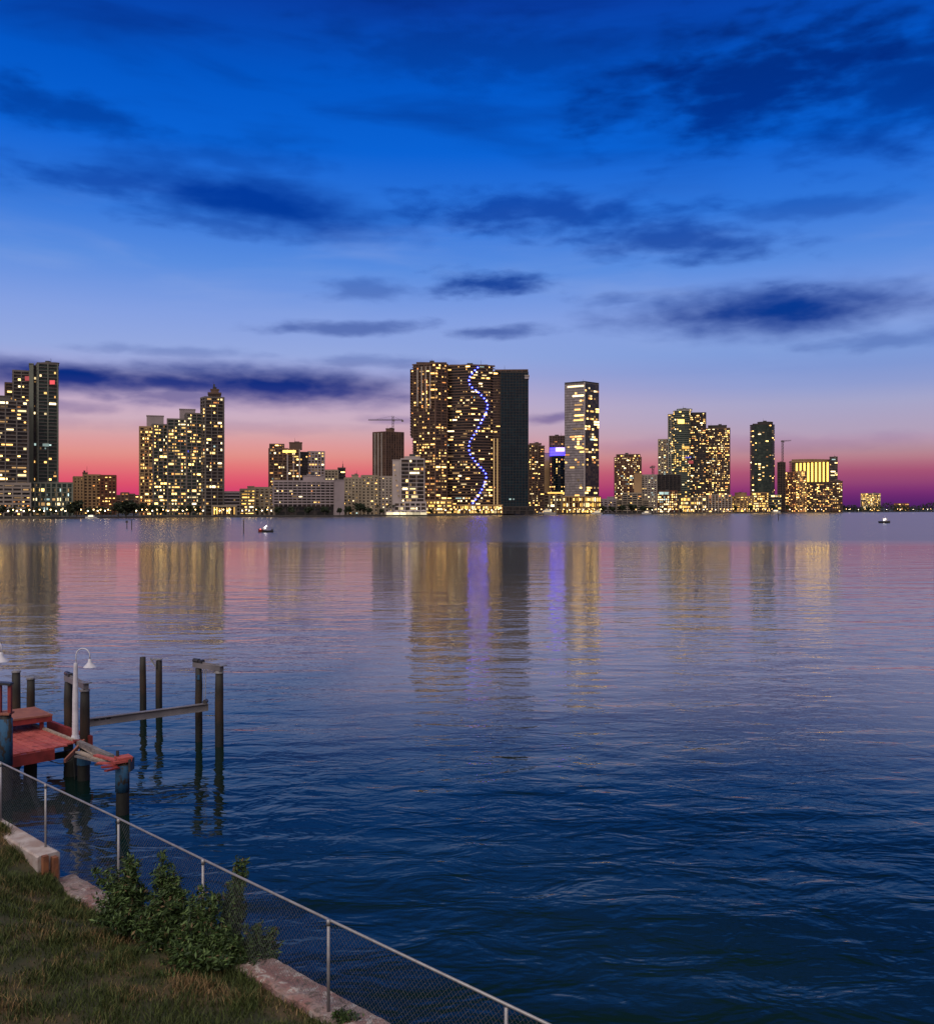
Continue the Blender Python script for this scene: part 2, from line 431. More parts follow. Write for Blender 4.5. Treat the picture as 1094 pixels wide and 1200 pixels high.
class Bld:
    def __init__(s, name, label, cat, px, Y, group=None):
        s.root = thing(name, (xat(px, Y), Y, GZ), label, cat, group); s.wins = []; s.Y = Y; s.tops = []
    def block(s, part, poly, ztop, z0=GZ, fh=3.3, glass='glass_dark', slab='conc_grey', out=.9, sh=.7, pier=None, pw=.8, pmat=None, pout=None,
              lit=.2, mix='std', bay=4., solid=False, roof='roof_dark', parapet=.8, wh=None, lit_rows=None, skip_top=0, runs=.3):
        bay *= .72; s.tops.append((ztop, poly))
        mb = MB(); mats = [M[glass], M[slab], M[pmat or slab], M[roof]]
        mb.prism(poly, z0, ztop, 1 if solid else 0, 3)
        nf = max(1, int(round((ztop-z0)/fh))); fh = (ztop-z0)/nf
        if not solid:
            big_ = offset(poly, out)
            for k in range(1, nf+1):
                z = z0+k*fh
                mb.prism(big_, z-sh/2 if k < nf else z-sh, z+sh/2 if k < nf else z+parapet, 1)
            if pier:
                for i in range(len(poly)):
                    a, c = poly[i], poly[(i+1) % len(poly)]; e = c-a; L = e.length
                    if L < 2: continue
                    e.normalize(); nrm = Vector((e.y, -e.x)); po = pout if pout is not None else out+.12
                    np_ = max(1, int(round(L/pier)))
                    for j in range(np_+1):
                        p = a+e*(L*j/np_)+nrm*(po/2-.1)
                        mb.box((p.x, p.y, (z0+ztop)/2+.15), (pw, po+.2, ztop-z0+.3-.05*(j % 2)), math.atan2(e.y, e.x), 2)
        elif parapet:
            mb.prism(offset(poly, .35), ztop, ztop+parapet, 1, 3)
        o = mb.build(part, mats, s.root)
        if lit > 0:
            for i in range(len(poly)):
                a, c = poly[i], poly[(i+1) % len(poly)]; e = c-a; L = e.length
                if L < 2.5: continue
                e.normalize(); nrm = Vector((e.y, -e.x)); midp = (a+c)/2
                if nrm.dot(-midp.normalized()) < .12: continue
                nb = max(1, int(L/(pier*(.5 if pier > 3.9 else 1) if pier else bay))) if not (pier and L/pier < 1.5) else max(1, int(L/bay))
                bw = L/nb
                for k in range(nf-skip_top):
                    pr = lit*1.08*(lit_rows(k/nf) if lit_rows else 1.)
                    pr *= random.choice((.6, 1, 1, 1.4))
                    j = 0
                    while j < nb:
                        if random.random() < pr:
                            run = 1
                            while random.random() < runs and run < 3 and j+run < nb: run += 1
                            w = bw*run-min(1.2, bw*.3); hgt = (wh or fh-sh-.35)
                            w *= random.uniform(.38, .9) if run == 1 else random.uniform(.6, .95); hgt *= random.uniform(.5, .9)
                            p = a+e*(bw*(j+run/2))+nrm*.05
                            s.wins.append((w*hgt, p.x, p.y, z0+(k+.5)*fh, w, hgt, math.atan2(e.y, e.x), pick(mix)))
                            j += run
                        else: j += 1
        return o
    def win(s, x, y, z, w, h_, rz, mat): s.wins.append((w*h_*50, x, y, z, w, h_, rz, mat))
    def done(s, cap=100):
        zt, tp = max(s.tops, key=lambda q: q[0])
        if zt > 32:
            rr_ = random.Random(int(zt*100)); a = tp[0]; e1 = tp[1]-tp[0]; e2 = tp[-1]-tp[0]
            if len(tp) > 6: c_ = sum(tp, Vector((0, 0)))/len(tp); e1 = Vector((tp[0].x-c_.x, 0)); e2 = Vector((0, e1.x)); a = c_-(e1+e2)*.5
            p = a+e1*rr_.uniform(.3, .7)+e2*rr_.uniform(.25, .5); hb = rr_.uniform(1.8, 3.4); w_ = min(e1.length*.4, rr_.uniform(4, 8))
            mb = MB(); mb.box((p.x, p.y, zt+hb/2-.1), (w_, 3.5, hb), math.atan2(e1.y, e1.x)); mb.build('plant_room', M['roof_dark'], s.root)
            p = a+e1*rr_.uniform(.12, .88)+e2*rr_.uniform(.2, .6); mb = MB(); mb.tube([(p.x, p.y, zt-.1), (p.x, p.y, zt+2), (p.x, p.y, zt+rr_.uniform(4.5, 8))], [.28, .2, .1], 6); mb.build('antenna', M['steel_dark'], s.root)
        ws = sorted(s.wins, key=lambda q: -q[0])
        if len(ws) <= 100: cap = 100
        for q in ws[:cap]:
            o = bpy.data.objects.new('window', unit_box(q[7])); COL.objects.link(o); o.parent = s.root
            o.location = Vector((q[1], q[2], q[3]))-s.root.location; o.rotation_euler = (0, 0, q[6]); o.scale = (q[4], .22, q[5])
        rest = ws[cap:]
        if rest:
            names = sorted(set(q[7] for q in rest)); mb = MB()
            for q in rest: mb.box(q[1:4], (q[4], .22, q[5]), q[6], names.index(q[7]))
            o = mb.build('window_lights', [M[k] for k in names], s.root); o['kind'] = 'stuff'
        return s.root

# ---- far left pair
Y = 800
b = Bld('apartment_tower', 'broad dark apartment block cut by the left edge, above a pale garage podium', 'apartment tower', 10, Y)
b.block('facade', face_poly(-90, 33, Y, 26), zat(468, Y), zat(572, Y), 3.2, 'glass_dark', 'conc_grey', 1.0, .8, 9, 1.0, lit=.27, mix='std', bay=4.2)
b.block('garage_podium', face_poly(-95, 36, Y-6, 40), zat(566, Y-6), GZ, 3.4, 'glass_black', 'conc_pale', .5, 1.7, 7, 1.1, lit=.28, mix='warm')
b.block('penthouse', face_poly(-70, 12, Y+8, 12), zat(463, Y+8), zat(468, Y), 4, solid=True, slab='conc_grey', lit=0)
b.done()
Y = 850
b = Bld('apartment_tower', 'tall grey-green glass tower at the left edge with rounded crown and balconied right side', 'apartment tower', 48, Y)
b.block('facade', face_poly(45, 67.5, Y, 26, 6), zat(426.5, Y), zat(572, Y), 3.1, 'glass_green', 'conc_grey', .9, .6, 7.2, .9, 'conc_green', lit=.17, mix='std', bay=3.6)
b.block('shaft_wall', face_poly(34.5, 39.5, Y-4, 24), zat(427.5, Y), GZ, 3.1, solid=True, slab='conc_green', lit=0)
b.block('recess', face_poly(39.5, 45, Y+3, 22), zat(428.5, Y), GZ, 3.1, 'glass_dark', 'conc_dark', .4, .5, lit=.34, mix='std', bay=2.6)
b.block('stepped_wing', face_poly(16, 34.5, Y+10, 20), zat(433, Y), GZ, 3.1, 'glass_dark', 'conc_grey', .9, .8, 6, .8, lit=.10)
b.block('lower_wing', face_poly(7, 16, Y+12, 18), zat(447, Y), GZ, 3.1, 'glass_dark', 'conc_brown', .9, .8, 5, .8, lit=.10)
b.block('crown', round_poly(45, 67, Y+2, .5), zat(425, Y), zat(427.6, Y), 3, solid=True, slab='conc_grey', lit=0)
b.block('podium', face_poly(35, 85, Y-10, 26), zat(566, Y-10), GZ, 4.2, 'glass_green', 'conc_green', .4, .6, 4.2, 1.3, 'conc_green', lit=.34, mix='cool', bay=4.2)
b.win(*P(32.5, 443.5, Y+8), 4.5, 4, 0, 'w_red'); b.win(*P(61.5, 448, Y-2), 4.5, 3.6, 0, 'w_red'); b.win(*P(53, 521.5, Y-2), 7, 2.6, 0, 'w_cool')
b.done()
Y = 980
b = Bld('apartment_block', 'squat orange-lit apartment block of three joined wings, just right of the tall left edge tower', 'apartment block', 110, Y)
b.block('facade', face_poly(86.5, 98, Y, 24), zat(559, Y), GZ, 3.2, 'glass_brown', 'conc_warm', .5, 1.5, 3.4, 1.9, 'conc_warm', lit=.12, mix='warm')  # street-lamp glow on this block is put into the warm wall colour
b.block('middle_wing', face_poly(98, 118, Y+5, 24), zat(556.5, Y), GZ, 3.2, 'glass_brown', 'conc_warm', .5, 1.2, 4.2, 1.7, 'conc_warm', lit=.14, mix='warm')
b.block('darker_wing', face_poly(118, 136, Y-2, 24), zat(557.5, Y), GZ, 3.2, 'glass_brown', 'conc_red', .5, 1.4, 3.4, 1.5, 'conc_red', lit=.40, mix='std')  # wing with darker terracotta walls
b.block('rooftop_plant', face_poly(97, 103, Y+9, 8), zat(554, Y), zat(557, Y), 3, solid=True, slab='conc_brown', lit=0)
b.done()

# ---- stepped twin complex
Y = 900
b = Bld('condominium_tower', 'stepped condominium complex climbing to a dark peaked tower, dotted with yellow windows, left of centre', 'apartment tower', 215, Y)
steps = [(164.5, 180, 500.5, 'conc_warm', .36, -8), (180, 197, 497.5, 'conc_grey', .40, 6), (197, 219, 491.5, 'conc_grey', .46, -3), (219, 236.2, 484.5, 'conc_grey', .42, 5)]
for i, (l, r_, tp, sl, li, tw) in enumerate(steps):
    b.block('facade' if i == 0 else 'stepped_wing', face_poly(l, r_, Y+i % 2*3, 24, tw), zat(tp, Y), GZ, 3.15, 'glass_green' if i else 'glass_brown', sl, 1.0, .75, 5.2 if i else 4, .8, 'conc_grey' if i else 'conc_warm', lit=li, mix='party' if i else 'warm', bay=4)
b.block('tall_wing', corner_poly((236.2, Y+6), (241, Y-4), (261.6, Y+3)), zat(466, Y), GZ, 3.15, 'glass_dark', 'conc_grey', 1.0, .7, 5.6, .7, lit=.26, mix='std', bay=4)
b.block('tall_wing_cap', face_poly(244, 259, Y+5, 14), zat(460, Y), zat(466, Y)+.7, 3, 'glass_brown', 'conc_brown', .4, .6, lit=.4, mix='warm')
b.block('spire_base', face_poly(247, 256.5, Y+8, 8), zat(455.5, Y), zat(460, Y)+.8, 3, solid=True, slab='conc_brown', lit=0)
b.block('spire', face_poly(249.5, 254, Y+10, 4), zat(452, Y), zat(455.5, Y)+.8, 3, solid=True, slab='conc_dark', lit=0, parapet=0)
b.block('roof_screen', face_poly(172, 192, Y+14, 8), zat(486, Y), zat(500, Y), 3, solid=True, slab='conc_mauve', lit=0)
b.block('roof_screen', face_poly(210.5, 229, Y+16, 8), zat(478, Y), zat(490, Y), 3, solid=True, slab='conc_mauve', lit=0)
b.done()
# low buildings between
Y = 1010
b = Bld('low_building', 'low flat grey building with dark window bands, just right of the stepped complex', 'low building', 272, Y)
b.block('facade', face_poly(262, 284, Y, 20), zat(576.5, Y), GZ, 3.4, 'glass_black', 'conc_mauve', .4, 1.5, lit=.06, mix='warm'); b.done()
Y = 880
b = Bld('pavilion', 'low gold-lit pavilion with flat pale roof on the waterfront below the peaked tower', 'pavilion', 262, Y)
b.block('hall', face_poly(250, 276, Y, 12), zat(593, Y), GZ, 6, 'glass_brown', 'beige_wall', 1.4, .7, 4, .5, lit=.85, mix='gold', bay=4, runs=.1)
b.done()
Y = 950
b = Bld('parking_garage', 'pale parking garage with glowing yellow decks, left of the wide pale hotel', 'garage', 290, Y)
b.block('facade', face_poly(281.5, 299, Y, 24), zat(573.5, Y), GZ, 3.2, 'glass_brown', 'beige_wall', .4, 1.4, 7, .8, lit=.75, mix='gold', bay=5, runs=.5)
b.block('stair_tower', face_poly(290, 298, Y+16, 8), zat(570, Y), zat(573.5, Y), 3, solid=True, slab='beige_wall', lit=0); b.done()
Y = 960
b = Bld('apartment_block', 'small beige apartment block with warm stairwell windows, touching the left end of the wide hotel', 'apartment block', 308, Y)
b.block('facade', face_poly(299, 321, Y, 20), zat(571.5, Y), GZ, 3.2, 'glass_brown', 'beige_wall', .5, 1.5, 4.5, 2., lit=.22, mix='warm'); b.done()
# mid tower behind hotel
Y = 1080
b = Bld('apartment_tower', 'mid-height brown tower with white central pier and gold-lit top floor, rising behind the wide hotel', 'apartment tower', 345, Y)
b.block('facade', face_poly(315.5, 337, Y, 24, -5), zat(526, Y), GZ, 3.2, 'glass_brown', 'conc_brown', .8, .8, 5, 1.0, 'conc_brown', lit=.24, mix='party')
b.block('centre_wing', face_poly(337, 351, Y-3, 24), zat(527, Y), GZ, 3.2, 'glass_brown', 'conc_brown', .7, .8, 7, 1.1, 'white_wall', lit=.34, mix='std')
b.block('darker_wing', face_poly(351, 361, Y+4, 22, 10), zat(530, Y), GZ, 3.2, 'glass_black', 'conc_dark', .6, .5, lit=.16, mix='warm')  # wing with darker glass and slab tones
b.block('annex', face_poly(361, 380, Y+8, 22), zat(529, Y), GZ, 3.2, 'glass_brown', 'conc_mauve', .6, 1.0, 3.6, 1.3, 'conc_mauve', lit=.24, mix='std')
b.block('crown', face_poly(316, 333, Y+4, 14), zat(520.5, Y), zat(526, Y)+.8, 3, 'glass_brown', 'conc_brown', .3, .6, 5, lit=.35, mix='warm')
b.block('crown', face_poly(339, 354, Y+6, 14), zat(518.5, Y), zat(527, Y)+.8, 3, solid=True, slab='conc_brown', lit=0)
b.win(*P(339, 529, Y-7), 15, 2.6, 0, 'w_gold')
b.done()
Y = 930
b = Bld('hotel_building', 'wide pale nine-storey slab hotel with grid of balconies, dark trees along its foot', 'hotel', 362, Y)
b.block('facade', face_poly(321, 392, Y, 16), zat(564, Y), zat(593.5, Y), 2.75, 'glass_dark', 'conc_mauve', 1.3, 1.1, 4.6, .6, 'conc_mauve', lit=.07, mix='std', bay=4.6)
b.block('end_wall', face_poly(392, 403.5, Y+2, 16, 12), zat(563, Y), GZ, 3, solid=True, slab='conc_mauve', lit=0)
b.block('ground_floor', face_poly(323, 392, Y+1, 14), zat(593.5, Y)-.5, GZ, 4, 'glass_black', 'conc_dark', .2, .6, 9, .9, lit=.0)
b.block('penthouse', face_poly(355, 379, Y+6, 8), zat(558, Y), zat(564, Y)+.8, 3, solid=True, slab='conc_mauve', lit=0)
b.block('lift_house', face_poly(360, 371, Y+8, 5), zat(556, Y), zat(558, Y)+.8, 3, solid=True, slab='conc_mauve', lit=0)
b.done()
Y = 1150
b = Bld('apartment_block', 'pale block with dark rooftop mast showing over the right end of the wide hotel', 'apartment block', 393, Y)
b.block('facade', face_poly(380.5, 396, Y, 20), zat(551, Y), GZ, 3.2, 'glass_dark', 'beige_wall', .5, 1.3, 3.6, 1.5, lit=.18, mix='std')
b.block('dark_wing', face_poly(396, 404.5, Y+2, 20), zat(548.5, Y), GZ, 3.2, 'glass_black', 'conc_dark', .5, 1., lit=.12)
b.block('mast', face_poly(401, 402.3, Y+6, 1.2), zat(546, Y), zat(549, Y), 3, solid=True, slab='steel_dark', lit=0, parapet=0); b.done()
Y = 1010
b = Bld('apartment_block', 'cluster of beige mid-rise flats with scattered windows, between the wide hotel and the white block', 'apartment block', 436, Y)
b.block('facade', face_poly(404, 424, Y+6, 20), zat(560, Y), GZ, 3.2, 'glass_dark', 'beige_wall', .5, 1.5, 4, 2.2, 'beige_wall', lit=.17, mix='std')
b.block('middle_wing', face_poly(424, 443, Y, 20), zat(557.5, Y), GZ, 3.2, 'glass_dark', 'beige_wall', .5, 1.6, 4.2, 2.4, 'beige_wall', lit=.2, mix='std')
b.block('end_wing', face_poly(443, 459.5, Y+4, 20), zat(558.5, Y), GZ, 3.2, 'glass_dark', 'conc_pale', .5, 1.6, 4.2, 2.2, 'conc_pale', lit=.2, mix='std')
b.block('rooftop_plant', face_poly(412, 420, Y+10, 6), zat(556.5, Y), zat(559, Y), 3, solid=True, slab='beige_wall', lit=0)
b.block('low_wing', face_poly(398, 412, Y-25, 14), zat(577, Y-25), GZ, 3.2, 'glass_dark', 'beige_wall', .5, 1.6, 4, 2, 'beige_wall', lit=.2, mix='gold')
b.done()
Y = 1400
b = Bld('unfinished_tower', 'slim brown unlit tower under construction with light vertical stripes and a crane on its roof', 'tower', 455, Y)
b.block('facade', corner_poly((437.2, Y+14), (452, Y), (472.6, Y+16)), zat(506, Y), GZ, 3.4, 'glass_brown', 'conc_brown', .4, .5, 4.2, 1.4, 'conc_brown', .9, lit=.0)
b.block('core_top', face_poly(452, 462, Y+16, 12), zat(501.5, Y), zat(506, Y)+.8, 3, solid=True, slab='conc_brown', lit=0)
mb = MB()
for q in (.16, .42, .68):
    a_ = Vector((xat(437.2, Y+14), Y+14)); c_ = Vector((xat(452, Y), Y)); p_ = a_+(c_-a_)*q
    mb.box((p_.x, p_.y-1.4, (zat(507, Y)+GZ)/2), (2.2, 1.2, zat(507, Y)-GZ), -.75)
mb.build('pale_cladding', M['conc_pale'], b.root); b.done()

def crane(label, pxm, Y, ybase, yjib, pxa, pxb, ytop, zj=0., dark='steel_dark', light=False):
    o = thing('tower_crane', P(pxm, ybase, Y), label, 'crane')
    mb = MB(); w = 1.1 if Y < 1500 else 1.4; zb, zt = zat(ybase, Y), zat(ytop, Y); xm = xat(pxm, Y)
    for sx_ in (-w, w):
        for sy_ in (-w, w): mb.beam((xm+sx_, Y+sy_, zb), (xm+sx_, Y+sy_, zt), .42, .42)
    k = int((zt-zb)/(2*w))
    for i in range(k):
        z0 = zb+i*2*w; s_ = 1 if i % 2 else -1
        mb.beam((xm-w*s_, Y-w, z0), (xm+w*s_, Y-w, z0+2*w), .3, .3); mb.beam((xm-w*s_, Y+w, z0), (xm+w*s_, Y+w, z0+2*w), .3, .3)
    mb.build('mast', M[dark], o)
    mb = MB(); z = zat(yjib, Y); xa, xb = xat(pxa, Y), xat(pxb, Y)
    for (dy_, dz_) in ((-.8, 0), (.8, 0), (0, 1.5)): mb.beam((xa, Y+dy_, z+dz_*(1)), (xb, Y+dy_, z+dz_+zj), .45, .45)
    nn = max(4, int(abs(xb-xa)/2.5))
    for i in range(nn):
        u0, u1 = i/nn, (i+1)/nn
        mb.beam((xa+(xb-xa)*u0, Y-.8, z+zj*u0), (xa+(xb-xa)*u1, Y, z+1.5+zj*u1), .25, .25)
    mb.build('jib', M[dark], o)
    mb = MB(); mb.beam((xm, Y-.1, zt), (xa+(xm-xa)*.3, Y-.1, z+1.5), .2, .2); mb.beam((xm, Y+.1, zt), (xb+(xm-xb)*.3, Y+.1, z+1.5+zj*.7), .2, .2); mb.build('tie_cable', M[dark], o)
    mb = MB(); xc = xb if abs(xb-xm) < abs(xa-xm) else xa; mb.box((xc, Y, z-.8+zj), (3, 2, 2.6)); mb.build('counterweight', M['conc_grey'], o)
    mb = MB(); mb.box((xm+1.6, Y-1.5, z-.6), (2.2, 2, 2.2)); mb.build('cab', M['conc_grey'], o)
    return o
crane('long level-armed tower crane standing on the slim brown unfinished tower', 460.3, 1412, 502.5, 492.6, 431.5, 471.5, 487.6)

Y = 985
b = Bld('apartment_block', 'white mid-rise block with glassy balconies and a plain pale left wall, behind the lit tent', 'apartment block', 478, Y)
b.block('facade', face_poly(470, 496.8, Y, 22), zat(538, Y), zat(589, Y), 4.0, 'glass_dark', 'white_wall', .7, .6, 7.2, .6, 'white_wall', lit=.28, mix='party', bay=5)
b.block('side_wall', face_poly(459.8, 470, Y+2, 22, -10), zat(539.5, Y), GZ, 3, solid=True, slab='white_wall', lit=0)
b.block('base', face_poly(462, 499, Y-10, 30), zat(588.5, Y-10), GZ, 4, 'glass_dark', 'white_wall', .4, 1.2, 5, 1.2, lit=.35, mix='cool')
b.block('penthouse', face_poly(474, 492, Y+5, 10), zat(535.2, Y), zat(538, Y)+.8, 3, solid=True, slab='white_wall', lit=0)
for k in range(7): b.win(*P(461.5+k*.9, 545+6*k, Y-.6+k*.1), 1.6, 1.6, 0, 'w_dim')
b.done()
# bright event tent
Y = 945
o = thing('event_tent', (xat(477, Y), Y, GZ), 'brightly lit long white tent on the seawall in front of the white mid-rise block', 'tent')
mb = MB(); xa, xb = xat(452, Y), xat(500, Y); zt = zat(599.2, Y)
nb = 6; wv_ = (xb-xa)/nb
for i in range(nb):
    x0 = xa+i*wv_; hb = zt if i > 1 else zt-.9
    mb.add([(x0, Y, hb), (x0+wv_, Y, hb), (x0+wv_, Y+9, hb), (x0, Y+9, hb), (x0+wv_/2, Y+4.5, hb+1.9)], [(0, 1, 4), (1, 2, 4), (2, 3, 4), (3, 0, 4), (3, 2, 1, 0)])
mb.build('canopy', M['white_wall'], o)
mb = MB()
for i in range(nb): mb.box((xa+(i+.5)*wv_, Y+8.6, (GZ+zt)/2-.5), (wv_-.4, .12, zt-GZ-1.0)); mb.box((xa+(i+.5)*wv_, Y+.3, (GZ+zt)/2-.4), (wv_-.7, .10, zt-GZ-1.4))
mb.build('side_wall', M['tent_glow'], o)
mb = MB()
for i in range(nb+1): mb.tube([(xa+i*wv_, Y+.1, GZ), (xa+i*wv_, Y+.1, zt-.9)], .12, 6)
mb.build('frame', M['white_wall'], o)

# ---- the three big bronze towers
Y = 1120
b = Bld('condominium_tower', 'tall bronze tower with lit vertical strips on its upper left, leftmost of the central trio', 'apartment tower', 502, Y)
b.block('facade', corner_poly((484.5, Y+10), (510, Y), (523.4, Y+8)), zat(426, Y), zat(592, Y), 3.35, 'glass_brown', 'conc_brown', .8, .8, 6.5, .9, 'conc_brown', lit=.27, mix='warm', bay=4.2, lit_rows=lambda k: 1.5 if k < .55 else .55)
b.block('balcony_wing', face_poly(481.4, 488.5, Y+14, 18), zat(431.5, Y), zat(511, Y), 3.35, 'glass_brown', 'conc_brown', 1.0, 1.0, lit=.10, mix='warm')
b.block('lower_bulge', round_poly(484, 500, Y+8, .7, 16), zat(513, Y), zat(592, Y), 3.35, 'glass_brown', 'conc_dark', .6, .8, lit=.16, mix='warm')
b.block('crown', face_poly(488, 523, Y+8, 16), zat(424, Y), zat(426, Y)+.5, 3, solid=True, slab='conc_brown', lit=0)
b.block('podium', face_poly(484, 530, Y-12, 30), zat(587, Y-12), GZ, 4.2, 'glass_brown', 'conc_warm', .6, .9, 3.6, .9, 'conc_warm', lit=.62, mix='gold', bay=3.6)
mb = MB()
for px, y0, y1 in ((489, 433, 476), (494, 430, 474), (499, 430, 478), (504, 430, 480)):
    a_ = P(px, y0, Y+3.2); c_ = P(px, y1, Y+3.2)
    mb.box((a_.x, a_.y-((px-484.5)/25.5*10)-.6+2, (a_.z+c_.z)/2), (1.5, 1.6, a_.z-c_.z))
mb.build('lit_pier', M['conc_pale'], b.root)
for px in (489.3, 494.6, 499.6, 504.2):
    for k in range(9):
        if random.random() < .62: b.win(*P(px, 447+k*4.2, Y+9.2-((px-484.5)/25.5*10)), 1.5, 3.2, 0, random.choice(('w_orange', 'w_warm', 'w_dim')))
for k in range(4): b.win(*P(507.5, 437.5+k*9.5, Y-.4), 9, 1.6, -.1, random.choice(('w_dim', 'w_warm')))
b.done()
Y = 1130
b = Bld('condominium_tower', 'tall dark banded tower with a winding line of blue-white lights, in the central trio', 'apartment tower', 551, Y)
b.block('facade', corner_poly((523.4, Y+8), (551, Y), (577.5, Y+9)), zat(427.6, Y), zat(592, Y), 3.35, 'glass_black', 'conc_brown', 1.2, 1.15, lit=.20, mix='std', bay=4.2, lit_rows=lambda k: 1.8 if k < .15 else .95, runs=.45)
b.block('crown', face_poly(527, 571, Y+12, 14), zat(426.2, Y), zat(427.6, Y)+.7, 3, solid=True, slab='conc_brown', lit=0)
b.block('podium', face_poly(527, 588, Y-14, 34), zat(592, Y-14), GZ, 4.5, 'glass_brown', 'conc_warm', .8, .8, 4, .8, 'conc_warm', lit=.72, mix='gold', bay=4)
b.done()
snake = [(559.7, 430.6), (553.5, 437), (549.2, 445), (551.8, 452.9), (561.5, 460.7), (570.0, 471.2), (570.6, 480), (563.2, 495.7), (555.3, 509.7), (549.9, 518.5), (550.1, 530.7), (557.5, 541.2), (568.5, 554.3), (569.3, 560.5), (563.2, 576.2), (553.6, 590.2)]
pts = []
for i in range(len(snake)-1):
    p0 = snake[max(0, i-1)]; p1 = snake[i]; p2 = snake[i+1]; p3 = snake[min(len(snake)-1, i+2)]
    for k in range(12):
        q = k/12
        pts.append(tuple(.5*((2*p1[j])+(-p0[j]+p2[j])*q+(2*p0[j]-5*p1[j]+4*p2[j]-p3[j])*q*q+(-p0[j]+3*p1[j]-3*p2[j]+p3[j])*q**3) for j in (0, 1)))
acc = 0; last = pts[0]; sel = [pts[0]]
for p in pts[1:]:
    acc += math.hypot(p[0]-last[0], p[1]-last[1]); last = p
    if acc >= 4.3: sel.append(p); acc = 0
ledm = None
for p in sel:
    yf = Y+(p[0]-551)/26.5*9 if p[0] > 551 else Y+(551-p[0])/27.6*8
    w_ = P(p[0], p[1], yf-2.0)
    if ledm is None:
        mb = MB(); mb.ball((0, 0, 0), .78, nu=8, nv=5); lo = mb.build('light_dot', M['led'], None); ledm = lo.data; lo.parent = b.root
    else:
        lo = bpy.data.objects.new('light_dot', ledm); COL.objects.link(lo); lo.parent = b.root
    lo.location = w_-b.root.location
Y = 1125
b = Bld('condominium_tower', 'tall unlit teal-glass tower with a fine grid, rightmost of the tallest central trio', 'apartment tower', 600, Y)
b.block('facade', face_poly(586.5, 618.6, Y, 30, 3), zat(436.5, Y), zat(594, Y), 3.35, 'glass_teal', 'conc_dark', .35, .35, 3.6, .3, 'conc_dark', .4, lit=.0)
b.block('bronze_side', face_poly(577.5, 586.5, Y+10, 24), zat(434.5, Y), GZ, 3.35, 'glass_brown', 'conc_brown', .9, .9, lit=.07, mix='warm')
b.block('crown', face_poly(580, 618, Y+6, 20), zat(432.8, Y), zat(436.5, Y)+.7, 3, 'glass_black', 'conc_brown', .5, .7, 7, lit=.0)
b.block('corner_terrace', face_poly(614.5, 619.5, Y-2, 8), zat(440.5, Y), zat(444, Y), 3, 'glass_mauve', 'conc_pale', .4, .6, lit=0)
b.block('base', face_poly(584, 625, Y-10, 30), zat(594, Y-10), GZ, 4, 'glass_black', 'conc_dark', .6, .6, 8, .8, lit=.05, mix='warm')
mb = MB()
for px in (578.6, 582.6): mb.box(P(px, 553, Y+8.2), (1.1, .5, (593-514)*Y/F))
o_ = mb.build('light_strip', M['strip_tan'], b.root)
for px in (597.5, 601.5): b.win(*P(px, 585, Y-1), 2.2, 1.8, 0, 'w_cool')
b.done()

# ---- right of the trio
Y = 1340
b = Bld('apartment_tower', 'brown apartment tower speckled with windows, half hidden behind the right side of the teal tower', 'apartment tower', 626, Y)
b.block('facade', face_poly(612, 630, Y, 24), zat(521.5, Y), GZ, 3.2, 'glass_brown', 'conc_brown', .8, .9, 4.5, 1.0, 'conc_brown', lit=.26, mix='std', bay=3.8)
b.block('side_wing', face_poly(630, 637.5, Y+4, 24, 10), zat(522.5, Y), GZ, 3.2, 'glass_brown', 'conc_brown', .6, 1.2, lit=.1, mix='warm')
b.block('crown', face_poly(620, 634, Y+7, 12), zat(519.5, Y), zat(521.5, Y)+.8, 3, solid=True, slab='conc_brown', lit=0); b.done()
Y = 1380
b = Bld('office_tower', 'cylindrical tower with a glowing blue crown, left beside the tall two-faced glass tower', 'tower', 653, Y)
b.block('facade', round_poly(645, 668, Y, 1., 24), zat(534.5, Y), zat(577, Y), 3.4, 'glass_teal', 'conc_dark', .5, .6, lit=.26, mix='warm', bay=4)
b.block('blue_crown', round_poly(645, 668, Y, 1., 24), zat(524, Y), zat(534.5, Y)+.1, 5, 'crown_blue', 'steel_dark', .2, .3, lit=0, parapet=.4)
b.block('crown_sign', round_poly(651, 662, Y-6, .5, 12), zat(524.6, Y), zat(529, Y), 5, 'crown_violet', 'steel_dark', .1, .2, lit=0, parapet=0)
b.block('rear_tower', face_poly(643.5, 662, Y+34, 26), zat(509, Y), GZ, 3.4, 'glass_brown', 'conc_brown', .5, .8, 4, 1.2, 'conc_brown', lit=.07, mix='warm')
b.block('pale_core', face_poly(637.5, 643.5, Y+28, 20), zat(530, Y), GZ, 3.4, solid=True, slab='conc_warm', lit=0)
b.block('podium', face_poly(636.5, 665, Y-14, 40), zat(577, Y-14), GZ, 4.2, 'glass_brown', 'beige_wall', .5, .9, 8, 3.4, 'beige_wall', lit=.24, mix='gold', bay=5)
b.win(*P(651, 577.6, Y-16), 24, 2.0, 0, 'w_gold')
b.done()
Y = 1330
b = Bld('office_tower', 'tall square glass tower with pale left face, dark right face and bright top band', 'tower', 683, Y)
cp = corner_poly((661.5, Y+16), (684.5, Y), (701.2, Y+20))
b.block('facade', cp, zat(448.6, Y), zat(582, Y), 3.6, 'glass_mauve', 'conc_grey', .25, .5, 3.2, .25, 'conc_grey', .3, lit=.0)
b.block('lobby', offset(cp, 1.5), zat(582, Y), GZ, 7.4, 'glass_brown', 'conc_warm', .6, .8, 5, .9, 'conc_warm', lit=.85, mix='gold', bay=5, runs=.1)
